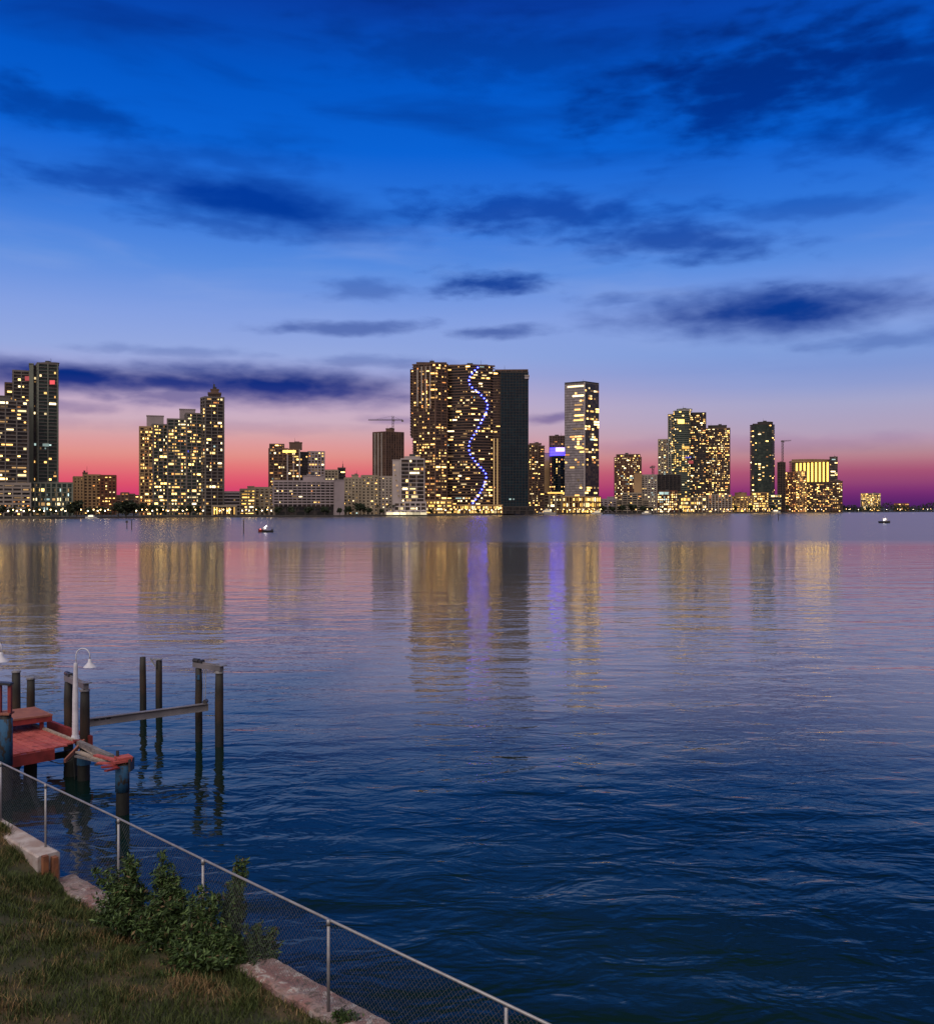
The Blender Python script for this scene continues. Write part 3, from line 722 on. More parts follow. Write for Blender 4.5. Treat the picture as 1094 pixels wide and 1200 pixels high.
# the dark right face: a glass skin of its own
A_, C_, B_ = cp[0], cp[1], cp[2]
e = (B_-C_).normalized(); nr = Vector((e.y, -e.x))
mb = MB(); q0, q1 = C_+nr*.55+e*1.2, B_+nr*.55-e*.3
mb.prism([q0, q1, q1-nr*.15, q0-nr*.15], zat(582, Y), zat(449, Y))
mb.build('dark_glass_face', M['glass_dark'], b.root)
mb = MB(); mb.box((C_.x, C_.y-.8, (zat(448, Y)+zat(592, Y))/2), (1.5, 1.2, zat(448, Y)-zat(592, Y))); mb.build('corner_pier', M['white_wall'], b.root)
b.block('crown', offset(cp, .1), zat(446.9, Y), zat(448.6, Y)+.7, 3, solid=True, slab='conc_dark', lit=0, parapet=.4)
def face_wins(P0, P1, y0, y1, prob, mix, fh, bay, offn, rows=None, cover=None):
    e_ = (P1-P0); L = e_.length; e_.normalize(); n_ = Vector((e_.y, -e_.x)); nb_ = int(L/bay); bw = L/nb_
    z0, z1 = zat(y0, Y), zat(y1, Y); nf = int((z1-z0)/fh)
    for k in range(nf):
        pr = prob*(rows(k/nf) if rows else 1)*random.choice((.2, .5, 1, 1, 2.2)); j = 0
        while j < nb_:
            if random.random() < pr*(cover(j/nb_) if cover else 1):
                run = random.choice((1, 1, 2)); run = min(run, nb_-j); p = P0+e_*(bw*(j+run/2))+n_*offn
                b.wins.append((bw*run*2, p.x, p.y, z0+(k+.5)*fh, bw*run-.7, fh-1.3, math.atan2(e_.y, e_.x), pick(mix))); j += run
            else: j += 1
face_wins(C_, B_, 582, 452, .22, 'std', 3.6, 3.6, .6, lambda k: .15 if .08 < k < .27 else (1.3 if k > .28 else 1))
face_wins(A_, C_, 582, 452, .09, 'warm', 3.6, 3.6, .12, lambda k: 1.5 if .3 < k < .75 else .8, lambda u: .35 if u < .4 else 1.6)
em = (C_-A_).normalized(); an = math.atan2(em.y, em.x); nl = Vector((em.y, -em.x))
for yb, f0, f1, m_ in ((452, .14, .97, 'w_white'), (463.3, .40, .97, 'w_white'), (486.5, .5, .97, 'w_yellow'), (479.5, .5, .8, 'w_warm'), (492, .45, .95, 'w_yellow'), (474, .5, .9, 'w_dim'), (502, .4, .9, 'w_dim'), (525, .6, .97, 'w_warm')):
    p = A_+(C_-A_)*((f0+f1)/2)+nl*.3
    b.win(p.x, p.y, zat(yb, Y), (C_-A_).length*(f1-f0), 2.2, an, m_)
b.done()
# gold-lit hall along the ground, low pale buildings
Y = 1315
b = Bld('low_building', 'long low gold-lit waterfront hall at the foot of the two-faced glass tower', 'low building', 672, Y)
b.block('facade', face_poly(653, 700, Y, 10), zat(597.2, Y), GZ, 4.8, 'glass_brown', 'conc_warm', 1.0, .6, 4, .5, lit=.9, mix='gold', bay=4, runs=.1); b.done()
Y = 1500
b = Bld('low_building', 'low pale stepped buildings in the gap right of the two-faced glass tower', 'low building', 712, Y)
b.block('facade', face_poly(702, 722, Y, 24), zat(585, Y), GZ, 3.4, 'glass_dark', 'conc_mauve', .3, 1.9, 6, 2.5, lit=.08)
b.block('upper_wing', face_poly(711, 719, Y+8, 12), zat(582.5, Y), zat(585, Y)+.8, 3, solid=True, slab='conc_mauve', lit=0)
b.block('garage_wing', face_poly(722, 760, Y-24, 24), zat(586, Y), GZ, 3.2, 'glass_black', 'beige_wall', .4, 1.3, 8, 1.2, lit=.10, mix='warm'); b.done()
Y = 1560
b = Bld('apartment_tower', 'compact reddish-brown tower with dense small windows, standing apart right of the two-faced glass tower', 'apartment tower', 735, Y)
b.block('facade', face_poly(719.8, 750.8, Y, 30), zat(536, Y), GZ, 3.2, 'glass_brown', 'conc_red', .8, 1.0, 4.6, 1.2, 'conc_brown', lit=.36, mix='cool', bay=4.6)
b.block('crown', face_poly(722, 749.5, Y+6, 20), zat(532.5, Y), zat(536, Y)+.8, 4, 'glass_brown', 'conc_brown', .5, .8, 6, lit=.25, mix='gold'); b.done()
Y = 1470
b = Bld('apartment_block', 'pale windowless slab joined to a small grey block, in front of the compact reddish tower', 'apartment block', 755, Y)
b.block('pale_slab', face_poly(742.5, 751.5, Y, 20), zat(554.5, Y), GZ, 3, solid=True, slab='conc_warm', lit=0)
b.block('facade', face_poly(751.5, 769, Y+3, 20), zat(556.5, Y), GZ, 3.2, 'glass_dark', 'conc_pale', .5, 1.4, 5, 1.6, lit=.25, mix='cool')
b.block('garage', face_poly(729, 752, Y-12, 20), zat(578, Y), GZ, 3.2, 'glass_black', 'beige_wall', .4, 1.2, 7, 1., lit=.10, mix='warm'); b.done()
Y = 1600
b = Bld('apartment_tower', 'tall olive-grey tower with curved lit crown and slim left wing, highest of the right-hand group', 'apartment tower', 800, Y)
b.block('slim_wing', face_poly(771, 783, Y+10, 24), zat(514.5, Y), GZ, 3.2, 'glass_dark', 'beige_wall', .7, 1.1, 4.4, 1.3, 'beige_wall', lit=.33, mix='cool')
b.block('facade', face_poly(782.5, 792, Y+2, 26), zat(485.5, Y), GZ, 3.2, 'glass_green', 'conc_green', .7, .8, 4.8, 1.0, 'conc_pale', lit=.22, mix='std')
b.block('curved_front', round_poly(790, 810, Y-8, .6, 18), zat(482, Y), GZ, 3.2, 'glass_green', 'conc_green', .7, .8, lit=.24, mix='gold', bay=4, lit_rows=lambda k: 2. if .38 < k < .62 else .8)
b.block('dark_wing', face_poly(808, 826.4, Y+4, 26, 5), zat(483.5, Y), GZ, 3.2, 'glass_dark', 'conc_dark', .7, .8, 5, .8, lit=.24, mix='party')
b.block('crown', round_poly(794, 812, Y, .7, 18), zat(479.2, Y), zat(482, Y)+.8, 4, 'glass_mauve', 'conc_green', .3, .6, lit=.3, mix='cool')
b.win(*P(797.5, 494, Y-9), 11, 7, 0, 'w_gold'); b.win(*P(803, 524.5, Y-9.5), 12, 4, 0, 'w_gold'); b.win(*P(806, 536, Y-8.5), 10, 2.6, 0, 'w_blue'); b.win(*P(809, 541.5, Y-7), 8, 5, 0, 'w_red')
b.done()
Y = 1620
b = Bld('apartment_tower', 'dark flat-topped tower crowded with lit windows, joined to the right of the olive-grey tower', 'apartment tower', 840, Y)
b.block('facade', face_poly(826.4, 854.6, Y, 28), zat(502, Y), zat(580, Y), 3.2, 'glass_black', 'conc_brown', .7, .9, 5, .8, 'conc_brown', lit=.44, mix='std', bay=4.2)
b.block('crown', face_poly(829, 851, Y+6, 16), zat(498.4, Y), zat(502, Y)+.8, 3, solid=True, slab='conc_dark', lit=0)
b.block('podium', face_poly(826, 856.5, Y-14, 40), zat(580, Y-14), GZ, 3.4, 'glass_brown', 'conc_pale', .5, .7, 5.5, 1.8, 'conc_pale', lit=.2, mix='warm')
b.done()
Y = 1530
b = Bld('unfinished_block', 'black unlit concrete frame of a building going up in front of the olive-grey tower', 'building site', 782, Y)
b.block('facade', face_poly(770, 797, Y, 22), zat(556.5, Y), zat(576, Y), 3.4, 'glass_black', 'conc_dark', 1.2, .6, 6, .7, 'steel_dark', 1.1, lit=.0)
b.block('low_frame', face_poly(762, 770, Y+6, 18), zat(559, Y), GZ, 3.4, 'glass_black', 'conc_brown', 1., .6, 5, .6, lit=0); b.done()
Y = 1490
b = Bld('low_building', 'low waterfront block with pink and teal lit floors below the black concrete frame', 'low building', 782, Y)
b.block('facade', face_poly(770, 793, Y, 20), zat(575.5, Y), GZ, 3.9, 'glass_brown', 'conc_red', .5, .7, 6, .8, lit=.62, mix='cool', bay=6)
b.block('dark_wing', face_poly(757, 770, Y+6, 18), zat(584, Y), GZ, 3.6, 'glass_brown', 'conc_red', .5, .8, 5, .8, lit=.5, mix='warm')
for k in range(3): b.win(*P(774.5+k*6, 578, Y-.6), 7, 4, 0, 'w_cool')
b.done()
crane('short dark crane over the black concrete frame', 764.6, 1545, 559, 547.2, 762.2, 767.4, 545.6)
Y = 1560
b = Bld('low_building', 'low block with tall pale lit bays at the foot of the olive-grey tower', 'low building', 805, Y)
b.block('facade', face_poly(795, 827, Y, 16), zat(583, Y), GZ, 5.6, 'glass_brown', 'beige_wall', .5, .9, 6, 1.6, lit=.45, mix='gold', bay=6); b.done()
Y = 1700
b = Bld('low_building', 'gold-lit domed low building right of the crowded flat-topped tower', 'low building', 868, Y)
b.block('facade', face_poly(857, 881, Y, 22), zat(581.5, Y), GZ, 4.4, 'glass_brown', 'conc_warm', .4, 1.8, 7, 3., 'conc_warm', lit=.5, mix='gold')
b.block('dome', round_poly(862, 876, Y+2, .8, 18), zat(577.6, Y), zat(581.5, Y)+.8, 4, solid=True, slab='conc_warm', lit=0); b.done()
Y = 1800
b = Bld('apartment_tower', 'slender dark green-black tower standing alone to the right, two lit bands at its foot', 'apartment tower', 896, Y)
b.block('facade', round_poly(882, 910.3, Y, .8, 20), zat(497.5, Y), GZ, 3.3, 'glass_green', 'conc_dark', .5, .6, lit=.12, mix='std', bay=5)
b.block('shoulder', face_poly(881.6, 889, Y+10, 20), zat(496.3, Y), GZ, 3.3, 'glass_green', 'conc_dark', .5, .8, lit=.04)
b.block('crown', round_poly(889, 907, Y+4, .7, 18), zat(494.3, Y), zat(497.5, Y)+.8, 3, solid=True, slab='conc_dark', lit=0)
b.block('podium', face_poly(880, 900, Y-14, 36), zat(577.5, Y-14), GZ, 4.4, 'glass_brown', 'conc_warm', .6, 1.1, lit=.62, mix='gold', bay=4.5)
b.block('podium_wing', face_poly(900, 915, Y-12, 30), zat(580, Y-14), GZ, 4.4, 'glass_black', 'conc_green', .5, 1.2, lit=.18, mix='gold'); b.done()
Y = 1820
b = Bld('unfinished_tower', 'narrow dark unfinished tower core beside the slender tower, under the tall crane', 'building site', 915, Y)
b.block('facade', face_poly(910.6, 919.5, Y, 20), zat(542, Y), GZ, 3.4, 'glass_black', 'conc_brown', .7, .7, 5, .6, lit=0); b.done()
crane('tall crane with a short raised arm and white light, right of the slender tower', 916.4, 1812, 590, 517.5, 915.5, 926.5, 516, 1.5)
Y = 1880
b = Bld('apartment_block', 'reddish mid-rise with orange-lit balconies, left below the gold-striped building', 'apartment block', 931, Y)
b.block('facade', face_poly(918.8, 932, Y, 24), zat(553.5, Y), GZ, 3.3, 'glass_brown', 'conc_red', .8, .9, 5, .9, 'conc_red', lit=.4, mix='warm', bay=4.4)
b.block('lit_wing', face_poly(932, 944.5, Y-4, 24), zat(552.5, Y), GZ, 3.3, 'glass_brown', 'conc_warm', .8, .9, 6, 1.2, 'conc_warm', lit=.6, mix='warm', bay=4.4); b.done()
Y = 2000
b = Bld('office_building', 'curved building with bright vertical gold light stripes and a dark right end', 'building', 952, Y)
arc = []
for k in range(9):
    u = k/8; px = 927+(971-927)*u; yy_ = Y+18*(1-(2*u-1)**2)*-1+10
    arc.append(Vector((xat(px, yy_), yy_)))
poly_ = arc+[arc[-1]+Vector((4, 26)), arc[0]+Vector((4, 26))]
b.block('facade', poly_, zat(541.5, Y), GZ, 4, 'glass_brown', 'conc_warm', .5, .5, lit=0, parapet=3)
mb = MB()
for k in range(9):
    px = 933+k*4.5; u = (px-927)/44; yy_ = Y+18*(1-(2*u-1)**2)*-1+10; top = 543.2-1.8*u
    mb.box(P(px, (top+566)/2, yy_-1.0), (3.6, .6, (566-top)*Y/F))
mb.build('light_strip', M['strip_gold'], b.root)
b.block('top_band', [p+Vector((0, -1.2)) for p in arc]+[arc[-1]+Vector((4, 10)), arc[0]+Vector((4, 10))], zat(538.6, Y), zat(541.5, Y)+3.1, 3, solid=True, slab='conc_warm', lit=0)
b.block('dark_end', face_poly(971.5, 980.8, Y-2, 24), zat(535.5, Y), GZ, 3.6, 'glass_dark', 'conc_grey', .5, .7, lit=.10, mix='cool')
b.win(*P(976.5, 552.6, Y-3), 13, 2.4, 0, 'w_white'); b.win(*P(976.5, 557, Y-3), 13, 2.2, 0, 'w_white'); b.done()
Y = 1930
b = Bld('apartment_block', 'dark brown balconied block with red-lit ground floor, in front of the gold-striped building', 'apartment block', 965, Y)
b.block('facade', face_poly(944.6, 975, Y, 24), zat(565, Y), GZ, 3.3, 'glass_black', 'conc_brown', .9, .9, 6, .8, 'conc_brown', lit=.34, mix='warm', bay=4.6)
b.block('end_wing', face_poly(975, 986.5, Y-4, 24, 8), zat(564, Y), GZ, 3.3, 'glass_brown', 'conc_brown', .9, 1.0, lit=.4, mix='std', bay=4.6); b.done()
Y = 2380
b = Bld('low_building', 'small yellow-lit apartment block alone among dark trees, far right', 'low building', 1020, Y)
b.block('facade', face_poly(1008, 1031, Y, 24), zat(578.2, Y), GZ, 4, 'glass_brown', 'beige_wall', .7, 1.0, 5.5, 1.2, lit=.8, mix='gold', bay=5.5); b.done()
Y = 2420
b = Bld('low_building', 'low orange-lit house among the dark trees right of the small yellow block', 'low building', 1055, Y)
b.block('facade', face_poly(1047, 1064, Y, 18), zat(590, Y), GZ, 4.5, 'glass_brown', 'conc_red', .5, 1.5, 6, 2, lit=.6, mix='warm', bay=6); b.done()
# distant low roofs on the left skyline
Y = 1300
b = Bld('low_building', 'row of distant low roofs above trees, between the orange block and the stepped complex', 'low building', 150, Y)
for k, (l, r_, tp) in enumerate(((134, 142, 580.5), (142, 151, 577.5), (151, 158, 579), (158, 168, 580.5))):
    b.block('facade' if k == 0 else 'wing', face_poly(l, r_, Y+k*3, 20), zat(tp, Y), GZ, 3.6, 'glass_brown', 'conc_brown', .4, 1.5, 6, 2, lit=.16, mix='warm')
b.done()

# ------------------------------------------------------------------ vegetation on the far shore
def leafmat(name, a, b2, rough=.7):
    m, t, b = newmat(name)
    r_ = t.new('ShaderNodeNewGeometry').outputs['Random Per Island']
    t.link(t.mix(r_, a, b2), b.inputs['Base Color']); b.inputs['Roughness'].default_value = rough
    b.inputs['Specular IOR Level'].default_value = .25
    return m
M['leaf_far'] = leafmat('far tree leaves', (.018, .026, .016), (.045, .055, .03))
M['leaf_palm'] = leafmat('palm leaves', (.02, .03, .016), (.05, .055, .03))
M['bark'] = surf('bark', (.06, .045, .035), (.035, .028, .022), 4.)
def clump_cloud(mb, c, rad, n, size, r_=random):
    for _ in range(n):
        v = Vector((r_.gauss(0, 1), r_.gauss(0, 1), r_.gauss(0, 1))).normalized()*(r_.random()**.4)
        p = Vector(c)+Vector((v.x*rad[0], v.y*rad[1], v.z*rad[2]))
        s_ = size*r_.uniform(.6, 1.4); a = Vector((r_.gauss(0, 1), r_.gauss(0, 1), r_.gauss(0, .7))).normalized(); b_ = a.orthogonal().normalized(); c_ = a.cross(b_)
        mb.add([p-b_*s_, p+c_*s_*.6, p+b_*s_, p-c_*s_*.6], [(0, 1, 2, 3)])
def make_broad(label, group, h, w, seed):
    rr = random.Random(seed)
    o = thing('shore_tree', (0, 0, 0), label, 'tree', group)
    mb = MB(); mb.tube([(0, 0, -.3), (.1, 0, h*.25), (-.1, .1, h*.5)], [.35, .28, .2], 7)
    for k in range(5):
        a = k*1.3; mb.tube([(0, 0, h*.3), (math.cos(a)*w*.3, math.sin(a)*w*.3, h*.6)], [.18, .07], 5)
    mb.build('trunk', M['bark'], o)
    mb = MB()
    for k in range(9):
        a = rr.random()*6.28; q = rr.uniform(0, .62)*w
        clump_cloud(mb, (math.cos(a)*q, math.sin(a)*q, h*rr.uniform(.42, .82)), (w*.38, w*.38, h*.2), 60, .75, rr)
    mb.build('crown', M['leaf_far'], o)
    return o
def make_palm(label, group, h, seed):
    rr = random.Random(seed)
    o = thing('palm_tree', (0, 0, 0), label, 'palm tree', group)
    mb = MB(); mb.tube([(0, 0, -.3), (.15, .1, h*.5), (.4, .1, h)], [.26, .2, .16], 7); mb.build('trunk', M['bark'], o)
    mb = MB()
    for k in range(16):
        a = k*2.4; el_ = rr.uniform(-.5, 1.1); L = rr.uniform(2.4, 3.3); d_ = Vector((math.cos(a), math.sin(a), 0)); sd = Vector((-d_.y, d_.x, 0)); p = Vector((.4, .1, h))
        for s_ in range(4):
            ang_ = el_-s_*.45; q = p+(d_*math.cos(ang_)+Vector((0, 0, 1))*math.sin(ang_))*L/4; w0, w1 = .5*(1-s_/4.6), .5*(1-(s_+1)/4.6); dn = Vector((0, 0, -.2))
            mb.add([p, q, q+sd*w1+dn, p+sd*w0+dn], [(0, 1, 2, 3)]); mb.add([p, q, q-sd*w1+dn, p-sd*w0+dn], [(0, 1, 2, 3)])
            p = q
    mb.build('crown', M['leaf_palm'], o)
    return o
ORD = ['first', 'second', 'third', 'fourth', 'fifth', 'sixth', 'seventh', 'eighth', 'ninth', 'tenth', 'eleventh', 'twelfth', 'thirteenth', 'fourteenth', 'fifteenth', 'sixteenth', 'seventeenth', 'eighteenth']
GT = 'trees along the far waterfront'; GP = 'palms along the far waterfront'; GL = 'lamps along the far waterfront'
broads = [make_broad('x', GT, 10, 4.6, s_) for s_ in (1, 2, 3)]
palms = [make_palm('x', GP, 9, s_) for s_ in (4, 5)]
used = set()
def put(protos, px, Y, h_, hp, label, wide=1.):
    pr = random.choice(protos); k = h_/hp; loc = Vector((xat(px, Y), Y, GZ)); rz = random.random()*6
    sc = (k*wide, k*wide, k)
    un = next((q for q in protos if q.name not in used), None)
    if un is not None:
        used.add(un.name); un.location = loc; un.rotation_euler = (0, 0, rz); un.scale = sc; un['label'] = label; return un
    return dup(pr, loc, rz, label, sc)
def cluster(where, items, setback=8.):
    nb_ = [i for i in items if i[2] == 'b']; np_ = [i for i in items if i[2] == 'p']
    for lst, protos, hp, nm in ((nb_, broads, 10, 'dark broad tree'), (np_, palms, 10.5, 'slim palm')):
        for i, it in enumerate(sorted(lst)):
            px, yt = it[0], it[1]; Y_ = shoreY(px)+setback+random.random()*6+(it[4] if len(it) > 4 else 0)
            lab = (f'{ORD[i]} {nm} from the left {where}' if len(lst) > 1 else f'single {nm} {where}')
            put(protos, px, Y_, zat(yt, Y_)-GZ, hp, lab, it[3] if len(it) > 3 else 1.)
cluster('before the pale garage podium at the left edge', [(3, 592, 'b', 1.2), (14, 594, 'b', 1.2), (24, 591, 'p'), (33, 593, 'b', 1.1), (46, 594, 'b', 1.2), (62, 592.5, 'b', 1.2), (71, 593, 'p')])
cluster('before the orange-lit block', [(82, 589, 'b', 1.2), (90, 586, 'b', 1.2), (104, 594, 'b', 1.2), (120, 593, 'b', 1.2), (131, 592, 'p')])
cluster('before the distant low roofs', [(139, 588, 'b', 1.4), (148, 586, 'b', 1.4), (157, 588, 'b', 1.3)])
cluster('at the foot of the stepped complex', [(167, 589, 'b', 1.2), (178, 591, 'b', 1.3), (190, 593, 'b', 1.3), (203, 593, 'p'), (213, 592, 'b', 1.3), (222, 591, 'b', 1.4), (231, 592, 'b', 1.3), (243, 593, 'p')])
cluster('left of the wide hotel', [(279, 595, 'p'), (301, 593.5, 'b', 1.1), (312, 595, 'b', 1.)])
cluster('along the foot of the wide hotel', [(325, 593.5, 'b', 1.5), (341, 593.5, 'b', 1.4), (362, 593.5, 'b', 1.6), (380, 593.5, 'b', 1.5), (398, 595, 'b', 1.3)])
cluster('before the beige mid-rise flats', [(409, 593, 'b', 1.3), (422, 589, 'b', 1.5), (433, 595, 'b', 1.3), (443, 590.5, 'p'), (447, 596, 'b', 1.2), (455, 590.5, 'p'), (461, 590.8, 'p')])
cluster('before the tall bronze trio', [(504, 596, 'b', 1.2), (516, 596.5, 'p'), (530, 597, 'b', 1.2), (545, 596.5, 'p'), (560, 597, 'b', 1.3), (572, 597, 'p'), (610, 596, 'b', 1.2), (622, 596, 'p')])
cluster('before the low pale buildings and reddish tower', [(706, 592, 'b', 1.4), (717, 593, 'b', 1.5), (729, 591.5, 'b', 1.5), (741, 590.5, 'b', 1.6), (752, 592.5, 'b', 1.5), (763, 594, 'b', 1.3), (690, 595.5, 'p')])
cluster('right of the crowded flat-topped tower', [(862, 592.5, 'b', 1.2), (878, 592, 'b', 1.2), (892, 593, 'p'), (905, 592, 'b', 1.2), (921, 591, 'b', 1.2), (933, 592, 'p')])
# far wood on the right horizon: one dark mass
mb = MB(); rr = random.Random(5)
for k in range(150):
    px = 984+k*2.2+rr.uniform(-1, 1); Yq = shoreY(px)+rr.uniform(12, 60)+(40 if 1005 < px < 1034 else 0); top = 590.2+2.2*math.sin(px*.09)+rr.uniform(-1.4, 1.4)
    if 1005 < px < 1034: top += 3.5
    hh = zat(top, Yq)-GZ
    clump_cloud(mb, (xat(px, Yq), Yq, GZ+hh*.5), (6.5, 5, hh*.55), 45, 1.7, rr)
struct(mb.build('woodland', M['leaf_far']), 'stuff')
# background wood fringe behind the left part of the shore
mb = MB()
for k in range(120):
    px = -20+k*8.2+rr.uniform(-3, 3); Yq = shoreY(px)+rr.uniform(150, 240); hh = rr.uniform(5, 9)
    clump_cloud(mb, (xat(px, Yq), Yq, GZ+hh*.5), (8, 5, hh*.55), 22, 1.6, rr)
struct(mb.build('background_foliage', M['leaf_far']), 'stuff')

# ------------------------------------------------------------------ waterfront lamps
lp = thing('street_lamp', (0, 0, 0), 'x', 'street lamp', GL)
mb = MB(); mb.tube([(0, 0, 0), (0, 0, 5.2)], [.12, .08], 6); mb.box((0, 0, .15), (.4, .4, .3)); mb.build('post', M['steel_dark'], lp)
mb = MB(); mb.ball((0, 0, 5.55), .42); gw = mb.build('lamp_globe', M['globe_warm'], lp)
lpw = thing('street_lamp', (0, 0, 0), 'x', 'street lamp', GL)
mb = MB(); mb.tube([(0, 0, 0), (0, 0, 4.2)], [.12, .08], 6); mb.box((0, 0, .15), (.4, .4, .3)); mb.build('post', M['steel_dark'], lpw)
mb = MB(); mb.ball((0, 0, 4.6), .46); mb.build('lamp_globe', M['globe_white'], lpw)
lused = set()
def lamps(where, pxs, kinds, energy=0):
    cnt = {'w': 0, 'o': 0}
    for i, px in enumerate(pxs):
        k = kinds[i % len(kinds)]; pr = lp if k == 'o' else lpw
        nm = 'amber' if k == 'o' else 'white'; lab = f'{ORD[cnt[k]]} {nm} globe lamp from the left {where}'; cnt[k] += 1
        Y_ = shoreY(px)+3.5; loc = (xat(px, Y_), Y_, GZ)
        if pr.name not in lused:
            lused.add(pr.name); pr.location = loc; pr['label'] = lab; q = pr
        else: q = dup(pr, loc, 0, lab)
lamps('before the pale garage podium at the left edge', (10.0, 15.7, 20.0, 24.7, 28.0, 34.7, 40.0, 46.7, 52.0, 59.7, 66.0, 72.2, 77.0), 'wowo', 9000)
lamps('before the orange-lit block', (95.0, 103.2, 110.0, 114.7, 118.0, 123.2, 127.0), 'ow', 26000)
lamps('at the foot of the stepped complex', (160.0, 166.7, 172.0, 178.7, 184.0, 191.2, 197.0, 203.2, 208.0, 214.2, 219.0, 229.2, 238.0), 'woo', 9000)
lamps('by the gold-lit pavilion', (252.0, 257.7, 262.0, 266.7, 270.0), 'ow', 12000)
lamps('left of the wide hotel', (284.0, 288.7, 292.0, 300.2, 307.0, 313.2, 318.0), 'wo', 9000)
lamps('before the bronze trio', (512.0, 517.7, 522.0, 528.7, 534.0, 538.2, 541.0, 546.2, 550.0, 554.2, 557.0, 562.2, 566.0, 571.7, 576.0, 580.7, 584.0), 'oow', 14000)
lamps('before the two-faced glass tower', (634.0, 640.2, 645.0, 653.2, 660.0, 667.2, 673.0, 678.7, 683.0, 690.2, 696.0, 700.7, 704.0), 'oow', 20000)
lamps('below the black concrete frame', (758.0, 763.7, 768.0, 773.7, 778.0, 783.7, 788.0), 'ow', 14000)
lamps('before the olive-grey and flat-topped towers', (800.0, 805.7, 810.0, 815.2, 819.0, 824.2, 828.0, 833.7, 838.0, 843.7, 848.0, 852.7, 856.0), 'oow', 16000)
lamps('before the slender right-hand tower', (864.0, 868.7, 872.0, 877.2, 881.0, 885.2, 888.0, 892.7, 896.0, 900.7, 904.0), 'oow', 20000)
lamps('before the gold-striped building', (925.0, 932.2, 938.0, 942.7, 946.0, 950.7, 954.0, 958.7, 962.0, 967.2, 971.0, 975.7, 979.0), 'wo', 16000)
lamps('along the far right tree line', (991.0, 994.2, 996.0, 1005.2, 1013.0, 1019.2, 1024.0, 1038.2, 1051.0, 1054.2, 1056.0, 1069.2, 1081.0, 1086.2, 1090.0), 'ow')

# ------------------------------------------------------------------ boats and channel markers
M['hull_red'] = surf('red boat hull', (.30, .04, .03), (.2, .03, .025), 2., .4)
M['hull_dark'] = surf('dark boat hull', (.03, .03, .035), (.05, .045, .05), 2., .4)
M['hull_white'] = surf('white boat paint', (.7, .68, .68), (.6, .58, .58), 2., .4)
def hull(mb, c, L, w, h_, ang_, mi=0):
    rot = Matrix.Rotation(ang_, 3, 'Z'); c = Vector(c); secs = [(-.5, .8, .9), (-.2, 1, .85), (.15, .95, .92), (.38, .55, 1.05), (.5, .04, 1.2)]; o = len(mb.v)
    for u, ww, hh in secs:
        for (yy_, zz) in ((-.5*ww, hh), (-.36*ww, 0), (0, -.25), (.36*ww, 0), (.5*ww, hh)):
            mb.v.append(tuple(c+rot@Vector((u*L, yy_*w, zz*h_))))
    for i in range(4):
        for k in range(4): mb.f.append((o+i*5+k, o+(i+1)*5+k, o+(i+1)*5+k+1, o+i*5+k+1)); mb.m.append(mi)
        mb.f.append((o+i*5, o+i*5+4, o+(i+1)*5+4, o+(i+1)*5)); mb.m.append(mi)
    mb.f.append((o, o+1, o+2, o+3, o+4)); mb.m.append(mi)
Y = 308; c = Vector((xat(311.5, Y), Y, .1))
o = thing('motor_boat', c, 'small motor boat with red bow and bright white canopy light, low on the water', 'boat')
mb = MB(); hull(mb, c, 4.9, 1.8, .62, math.pi); mb.build('hull', M['hull_dark'], o)
mb = MB(); hull(mb, c+Vector((-1.55, 0, .12)), 1.7, 1.5, .85, math.pi); mb.build('bow', M['hull_red'], o)
mb = MB(); mb.box(c+Vector((-.35, 0, 1.15)), (1.0, .9, .8)); mb.box(c+Vector((0, 0, 1.75)), (1.3, 1.2, .1)); mb.beam(c+Vector((.5, .4, .5)), c+Vector((.6, .4, 1.7)), .06, .06); mb.beam(c+Vector((.5, -.4, .5)), c+Vector((.6, -.4, 1.7)), .06, .06); mb.build('console', M['hull_white'], o)
mb = MB(); mb.box(c+Vector((2.1, 0, .75)), (.4, .5, .7)); mb.build('outboard_motor', M['hull_dark'], o)
mb = MB(); mb.ball(c+Vector((-.1, -.55, 1.45)), .24); mb.ball(c+Vector((.3, -.3, 2.0)), .16); mb.build('deck_light', M['navwhite'], o)
mb = MB(); mb.ball(c+Vector((-1.6, -.75, .95)), .13); mb.build('navigation_light', M['navred'], o)
Y = 505; c = Vector((xat(1036, Y), Y, .1))
o = thing('motor_boat', c, 'small boat seen end-on with one white light, alone on the water at far right', 'boat')
mb = MB(); hull(mb, c, 6.5, 2.6, 1.0, -R(60)); mb.build('hull', M['hull_dark'], o)
mb = MB(); mb.box(c+Vector((.1, 0, 1.7)), (1.7, 1.7, 1.5), -R(60)); mb.build('cabin', M['hull_white'], o)
mb = MB(); mb.box(c+Vector((.1, 0, 2.5)), (2.1, 2.3, .12), -R(60)); mb.tube([c+Vector((0, 0, 2.5)), c+Vector((0, 0, 4.0))], .05, 6); mb.build('roof', M['hull_white'], o)
mb = MB(); mb.ball(c+Vector((-.9, -1.2, 1.75)), .34); mb.ball(c+Vector((-.2, -1.5, 2.0)), .22); mb.build('deck_light', M['navwhite'], o)
